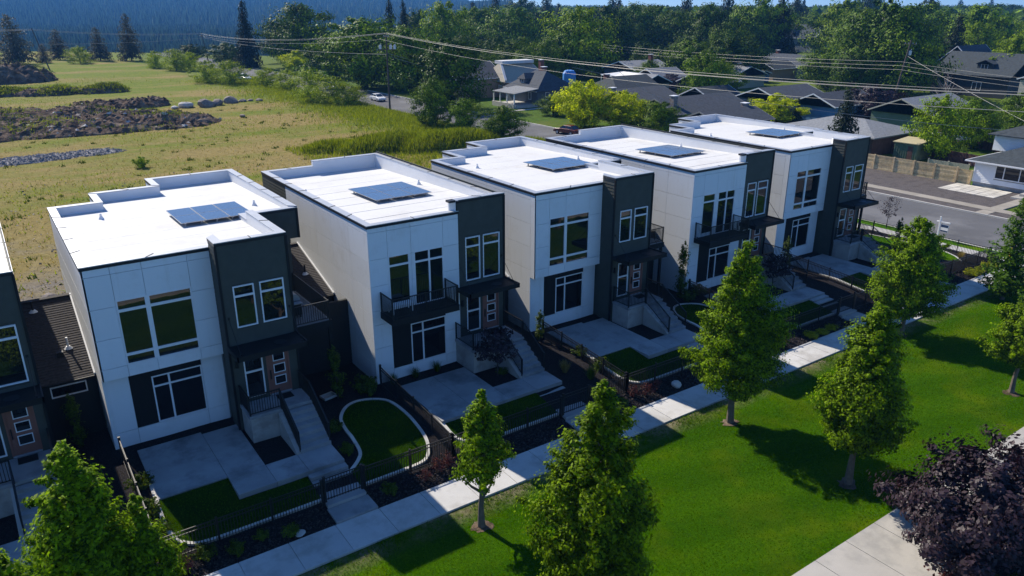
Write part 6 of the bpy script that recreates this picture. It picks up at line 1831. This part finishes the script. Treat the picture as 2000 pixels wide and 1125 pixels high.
# board fence across the street
def board_fence(p, q, npan, h, label, mat, cat='fence', nb=9, group='wooden fences', vertical=False):
    g = empty('board_fence', (p[0], p[1], -.86), label, cat, group)
    A = Vector((0, 0, 0)); B = Vector((q[0] - p[0], q[1] - p[1], 0)); L = B.length / npan; d = B.normalized(); nn = Vector((-d.y, d.x, 0)); rz = math.atan2(d.y, d.x)
    pmsh = MB().box(-.08, -.08, 0, .08, .08, h + .08).mesh('post', mat)
    if not vertical: bm_ = MB().box(.09, -.02, 0, L - .09, .02, h / nb - .018).mesh('board', mat)
    else:
        nv = max(4, int(L / .16)); bm_ = MB().box(0, -.015, 0.03, L / nv - .02, .015, h).mesh('board', mat)
    for i in range(npan + 1):
        o = link_mesh('post', pmsh, g, A + d * L * i); o.rotation_euler.z = rz
        if i < npan:
            if not vertical:
                for k in range(nb):
                    o = link_mesh('board', bm_, g, A + d * L * i + Vector((0, 0, .05 + k * h / nb)) + nn * .006 * ((k * 5 + i * 3) % 3)); o.rotation_euler.z = rz
            else:
                for k in range(nv):
                    o = link_mesh('board', bm_, g, A + d * (L * i + .05 + k * L / nv * .985) + nn * .004 * (k % 2)); o.rotation_euler.z = rz
    return g
board_fence((88.2, 20.5), (88.75, 8.3), 5, 1.85, 'new pale wooden fence of horizontal boards across the street', 'wood_fence')
board_fence((88.85, 8.2), (88.9, 6.75), 1, 1.7, 'pale wooden gate panel between the board fence and the white sided house', 'wood_fence', 'gate', 8)
board_fence((99.2, 28.0), (100.4, 21.8), 3, 1.9, 'dark brown fence left of the green shed', 'brown_fence', vertical=True)
board_fence((101.3, 17.6), (100.0, 8.5), 4, 1.5, 'dark red brown fence right of the green shed', 'brown_fence', vertical=True)
board_fence((118, 26), (110.5, 9.0), 7, 1.7, 'long dark brown fence behind the tree by the green garage', 'brown_fence', vertical=True)
board_fence((97.0, 15.8), (97.4, 11.0), 2, .75, 'low pale picket row behind the board fence', 'beige_stucco', vertical=True)
# green shed
g = empty('garden_shed', (99.3, 19.4, -.86), 'small green shed with a tan roof behind the board fence', 'shed', None, .06)
m = MB(); m.box(-1.9, -1.5, 0, 1.9, 1.5, 2.2); m.build('wall', 'green_wall', g)
for i in range(10):
    m = MB(); m.box(-1.95, -1.45 + i * .31, .05, -1.9, -1.35 + i * .31, 2.15); m.build('batten', 'green_wall', g)
m = MB(); m.hexa([(-2.1, -1.7, 2.21), (2.1, -1.7, 2.45), (2.1, 1.7, 2.45), (-2.1, 1.7, 2.21)], [(-2.1, -1.7, 2.3), (2.1, -1.7, 2.54), (2.1, 1.7, 2.54), (-2.1, 1.7, 2.3)]); m.build('roof', 'shed_roof', g)
m = MB(); m.box(-1.96, -1.0, .05, -1.902, -.35, 1.9); m.build('door', 'brown_fence', g)
# patio umbrella
def umbrella(x, y, label, tilt):
    g = empty('patio_umbrella', (x, y, -.86), label, 'umbrella', 'white patio umbrellas')
    b = MB(); k = 8; zc = 2.55
    b.add([(0, 0, zc + .45)] + [(1.6 * math.cos(i * 6.283 / k), 1.6 * math.sin(i * 6.283 / k), zc + tilt * math.cos(i * 6.283 / k)) for i in range(k)] + [(0, 0, zc + .40)] + [(1.58 * math.cos(i * 6.283 / k), 1.58 * math.sin(i * 6.283 / k), zc - .04 + tilt * math.cos(i * 6.283 / k)) for i in range(k)],
          [(0, 1 + i, 1 + (i + 1) % k) for i in range(k)] + [(9, 10 + (i + 1) % k, 10 + i) for i in range(k)] + [(1 + i, 10 + i, 10 + (i + 1) % k, 1 + (i + 1) % k) for i in range(k)])
    b.build('canopy', 'canvas', g)
    p = MB(); p.tube([(0, 0, 0), (0, 0, 2.95)], .03, 6); p.build('pole', 'galv', g)
    f = MB(); f.tube([(0, 0, 0), (0, 0, .1)], .3, 10); f.build('base', 'concrete_wall', g)
umbrella(104.6, 16.4, 'white patio umbrella right of the tree behind the shed', .1)
umbrella(105.6, 19.6, 'white patio umbrella left of the tree behind the shed', -.15)
# distant small white gable at the right
house(300, 310, 78, 86, 6.5, 10.5, 'x', 'tiny distant pale gabled house near the right edge', 'white_siding', 'shingle_pale')

# ------------------------------------------------------------------ cars
def car(x, y, rz, label, paint, z=-.856, kind='sedan'):
    g = empty('parked_car', (x, y, z), label, 'car', 'cars along the street', rz)
    L = 4.7; W = .9
    prof = [(-2.3, .38), (-2.34, .62), (-2.25, .88), (-1.55, .95), (-1.0, 1.00), (1.0, .98), (1.5, .92), (2.15, .76), (2.33, .58), (2.28, .34)]
    b = MB()
    n = len(prof); secs = []
    for yy, k in ((-W, .90), (-W * .93, 1.0), (W * .93, 1.0), (W, .90)):
        secs.append([(px * (1 if abs(yy) < W else .985), yy, .34 + (pz - .34) * k) for px, pz in prof])
    vs = [p for s_ in secs for p in s_]; fs = []
    for i in range(3):
        for j in range(n): fs.append((i * n + j, i * n + (j + 1) % n, (i + 1) * n + (j + 1) % n, (i + 1) * n + j))
    fs += [tuple(range(n)), tuple(range(3 * n, 4 * n))]
    b.add(vs, fs); body = b.build('body', paint, g, smooth=False, bevel=.04)
    top = 1.46 if kind == 'sedan' else 1.68; bk = -1.75 if kind == 'sedan' else -2.1
    c = MB(); lo = [(bk, -.80), (1.25, -.80), (1.25, .80), (bk, .80)]; hi = [(bk + .6, -.62), (.35, -.62), (.35, .62), (bk + .6, .62)]
    c.hexa([(p[0], p[1], .93) for p in lo], [(p[0], p[1], top - .05) for p in hi]); c.build('windows', 'glass', g, bevel=.03)
    r = MB(); r.hexa([(p[0] - .03 * (1 if p[0] < 0 else -1), p[1] * 1.02, top - .055) for p in hi], [(p[0], p[1] * .94, top) for p in hi])
    for sy in (-1, 1):
        for (a, b_) in (((lo[0][0], .80), (hi[0][0], .62)), ((-.35, .805), (-.35, .63)), ((1.25, .80), (.35, .62))):
            r.bar((a[0], a[1] * sy, .93), (b_[0], b_[1] * sy, top - .05), .07, .05)
    r.build('roof', paint, g)
    for sx in (-1.4, 1.42):
        for sy in (-1, 1):
            w = MB(); w.tube([(sx, sy * .70, .33), (sx, sy * .915, .33)], .33, 16); wh = w.build('wheel', 'tyre', g)
            h = MB(); h.tube([(sx, sy * .90, .33), (sx, sy * .925, .33)], .20, 12); h.build('rim', 'galv', wh)
    for sy in (-1, 1):
        h = MB(); h.box(2.24, sy * .55 - .2, .58, 2.345, sy * .55 + .2, .72); h.build('headlight', 'vinyl_white', g)
        h = MB(); h.box(-2.36, sy * .6 - .18, .66, -2.24, sy * .6 + .18, .82); h.build('tail_light', 'car_red', g)
    return g
car(69.6, 119.5, -1.57, 'silver white car parked at the kerb right of the pole with transformers', 'car_white')
car(70.6, 147.5, -1.57, 'white hatchback on the street behind the hedge bushes', 'car_white', kind='suv')
car(74.6, 61.4, 1.75, 'dark red car parked beyond the roof of the fourth townhouse', 'car_red')
car(81.2, 55.2, .3, 'dark brown car in the driveway behind the red car', 'car_brown', -.79)
car(60.6, 183.5, -1.3, 'white van roof showing between the pair of field bushes', 'car_white', kind='suv')

# ------------------------------------------------------------------ power poles and wires
def pole(x, y, h, label, tx=0, lean=(0, 0), arm=True, r=.15):
    g = empty('power_pole', (x, y, -.86), label, 'power pole', 'wooden power poles')
    b = MB(); b.tube([(0, 0, -.3), (lean[0] * .5, lean[1] * .5, h * .5), (lean[0], lean[1], h)], [r, r * .85, r * .62], 10); b.build('shaft', 'pole_wood', g)
    if arm:
        a = MB(); a.box(lean[0] - .06, lean[1] - 1.1, h - .75, lean[0] + .06, lean[1] + 1.1, h - .62); a.build('crossarm', 'pole_wood', g)
        for yy in (-1.0, -.4, .4, 1.0):
            i = MB(); i.tube([(lean[0], lean[1] + yy, h - .62), (lean[0], lean[1] + yy, h - .42)], [.05, .035], 6); i.build('insulator', 'galv', g)
    for k in range(tx):
        a = (-1.2, .75, 1.5)[k]; q = MB()
        if tx == 1: a = 0; 
        ox, oy = (a * .82, -a * .57) if tx > 1 else (.35, -.35)
        zz = h - (2.9 if tx > 1 else 2.6)
        q.tube([(lean[0] * .8 + ox, lean[1] * .8 + oy, zz), (lean[0] * .8 + ox, lean[1] * .8 + oy, zz + .75)], .26, 12); t = q.build('transformer', 'galv', g)
        q = MB(); q.tube([(lean[0] * .8 + ox, lean[1] * .8 + oy, zz + .75), (lean[0] * .8 + ox + .12, lean[1] * .8 + oy - .1, zz + 1.05)], .04, 6); q.build('bushing', 'galv', t)
    if tx > 1:
        a = MB(); a.bar((-1.3 * .82, 1.3 * .57, h - 3.0), (1.6 * .82, -1.6 * .57, h - 3.0), .12, .12); a.build('transformer_arm', 'pole_wood', g)
    return g
pole(64.2, 102.9, 14.3, 'tall power pole with three grey transformers beside the street', 3, r=.19)
pole(21.0, 252.3, 12.4, 'leaning power pole among the grey pines', 0, (-2.6, 1.3), False, .2)
pole(72.2, 265.2, 9.8, 'far power pole left of the tall spruce', 0, (-1.0, .6), True, .18)
pole(64.2, -28.0, 14.0, 'power pole beyond the right edge carrying the street wires', 0)
pole(138.0, 45.0, 13.2, 'leaning power pole with one white transformer at the upper right', 1, (2.2, -.6), True, .2)
pole(151.0, 168.0, 9.5, 'slim power pole before the large grey roof', 0, (0, 0), True, .16)
pole(148.0, 108.0, 9.0, 'thin pole before the rounded tree over the grey roofs', 0, (0, 0), False, .14)
pole(240.0, 86.0, 12.0, 'distant power pole with a transformer near the right edge', 1, (0, 0), False, .2)
pole(190.5, 232.0, 12.5, 'distant power pole in the tree row above the grey roof', 0, (0, 0), True, .16)
def wire(pts, sag, label, r=.03, group='overhead wires'):
    b = MB(); P = []
    for p, q in zip(pts, pts[1:]):
        p = Vector(p); q = Vector(q)
        for i in range(15):
            t = i / 14; v = p.lerp(q, t); v.z -= sag * 4 * t * (1 - t); P.append(v)
    b.tube(P, r, 5); o = b.build('overhead_wire', 'wire'); tag(o, label, 'wire', group); return o
PT = (64.2, 102.9)
for i, (dx, dz, sg, l) in enumerate(((-.45, 13.35, 2.0, 'upper left street wire'), (.0, 13.45, 1.9, 'upper middle street wire'), (.45, 13.3, 2.1, 'upper right street wire'), (-.9, 12.3, 2.3, 'lower street wire'))):
    wire([(PT[0] + dx, PT[1], dz), (PT[0] + dx, -28.0, dz - .4)], sg, l + ' sagging from the transformer pole across the right half', .018)
    wire([(PT[0] + dx, PT[1], dz), (72.2 + dx - 1.0, 265.6, 8.8 - .25 * i)], 1.6, l + ' running from the transformer pole to the far pole', .022)
    if i < 2: wire([(72.2 + dx - 1.0, 265.6, 8.8 - .3 * i), (18.4, 253.6, 11.3 - .3 * i)], .8, l + ' between the far pole and the leaning pole', .035)
    if i < 2: wire([(18.4, 253.6, 11.3 - .3 * i), (-70, 236, 13.0 - .3 * i)], .8, l + ' leaving the leaning pole to the left', .035)
wire([(64.2, 102.9, 9.6), (72.0, 265.3, 7.2)], 1.1, 'low service wire from the transformer pole to the far pole', .028)
wire([(72.0, 265.3, 7.2), (19.6, 253.0, 6.9)], .6, 'low service wire from the far pole to the leaning pole', .03)
wire([(64.2, 102.9, 9.8), (94.3, 108.5, 4.2)], .7, 'service drop from the transformer pole to the beige house', .026)
wire([(64.2, 102.9, 9.4), (91.2, 92.0, 3.3), ], .9, 'service drop from the transformer pole to the blue grey porch', .026)
for i, (z, l) in enumerate(((8.6, 'top'), (7.9, 'middle'), (7.2, 'bottom'))):
    wire([(151.0, 168.0, z + .1), (138.9, 44.8, z), (128, -30, z - .6)], 1.2, l + ' alley wire behind the grey roofed houses', .022)
wire([(139.9, 44.5, 9.6), (112, 4, 1.0)], .4, 'guy wire slanting down to the right from the leaning transformer pole', .022)
wire([(64.2, 40, 11.2), (90.0, 53.0, 3.4)], .6, 'service drop crossing the golden trees to a grey roof', .022)
wire([(64.2, 48, 10.6), (96.6, 7.6, 4.6)], .9, 'service drop over the end townhouse to the white sided house', .022)

# ------------------------------------------------------------------ street furniture at the corner
g = empty('yard_sign', (64.3, -2.4, -.72), 'white post sign with a hanging dark blue panel on the street verge', 'sign')
g.scale = (.9, .9, .95)
b = MB(); b.box(-.06, -.06, -.2, .06, .06, 2.15); b.box(-.05, -.95, 1.62, .05, .30, 1.74); b.build('post', 'sign_white', g, bevel=.01)
b = MB(); b.box(-.03, -.86, .82, .03, -.16, 1.50); p = b.build('sign_panel', 'sign_white', g)
b = MB(); b.box(-.036, -.84, 1.24, .036, -.18, 1.48); b.build('panel_header', 'sign_navy', p)
b = MB(); b.box(-.036, -.84, .84, .036, -.18, .96); b.build('panel_footer', 'sign_navy', p)
b = MB(); [b.box(-.01, y - .01, 1.50, .01, y + .01, 1.62) for y in (-.85, -.25)]; b.build('hanger', 'black_metal', p)
g = empty('fire_hydrant', (64.3, -8.35, -.72), 'yellow hydrant at the street corner beside the cypress', 'hydrant')
b = MB(); b.tube([(0, 0, 0), (0, 0, .06), (0, 0, .061), (0, 0, .55), (0, 0, .60), (0, 0, .78)], [.2, .2, .13, .12, .16, .05], 10); b.build('barrel', 'yellow_paint', g)
b = MB(); b.tube([(-.24, 0, .42), (.24, 0, .42)], .07, 8); b.tube([(0, -.22, .42), (0, 0, .42)], .085, 8); b.build('outlet', 'yellow_paint', g)
b = MB(); b.box(63.0, -8.1, -.72, 63.5, -7.6, -.05); o = b.build('utility_box', 'dark_trim'); o.location = (-1.0, 0, 0); tag(o, 'dark green utility box inside the fence corner by the street', 'utility box')
# street name sign and a warning sign far down the road
g = empty('street_sign', (64.5, 168.0, -.86), 'small white street sign far along the road', 'sign')
b = MB(); b.tube([(0, 0, 0), (0, 0, 2.7)], .04, 6); b.build('post', 'galv', g); b = MB(); b.box(-.03, -.5, 2.3, .03, .5, 2.75); b.build('plate', 'sign_white', g)
g = empty('warning_sign', (63.0, 192.0, -.86), 'yellow diamond warning sign far along the road', 'sign')
b = MB(); b.tube([(0, 0, 0), (0, 0, 2.6)], .04, 6); b.build('post', 'galv', g)
b = MB(); b.add([(.03, 0, 1.7), (.03, .55, 2.25), (.03, 0, 2.8), (.03, -.55, 2.25), (-.03, 0, 1.7), (-.03, .55, 2.25), (-.03, 0, 2.8), (-.03, -.55, 2.25)], [(0, 1, 2, 3), (7, 6, 5, 4), (0, 4, 5, 1), (1, 5, 6, 2), (2, 6, 7, 3), (3, 7, 4, 0)]); b.build('plate', 'yellow_paint', g)

# ------------------------------------------------------------------ haze: one box of air round everything
m, n, out = new_mat('haze')
v = N(n, 'ShaderNodeVolumePrincipled')
v.inputs['Color'].default_value = (0.13, 0.42, 1.0, 1)
v.inputs['Density'].default_value = 0.00020
v.inputs['Anisotropy'].default_value = 0.0
n.links.new(v.outputs[0], out.inputs['Volume'])
b = MB(); b.box(-5100, -460, -70, 5100, 5060, 900)
hz = b.build('haze', 'haze'); hz['kind'] = 'stuff'
hz.location = (C2.x, C2.y, 0); hz.rotation_euler.z = -YAW
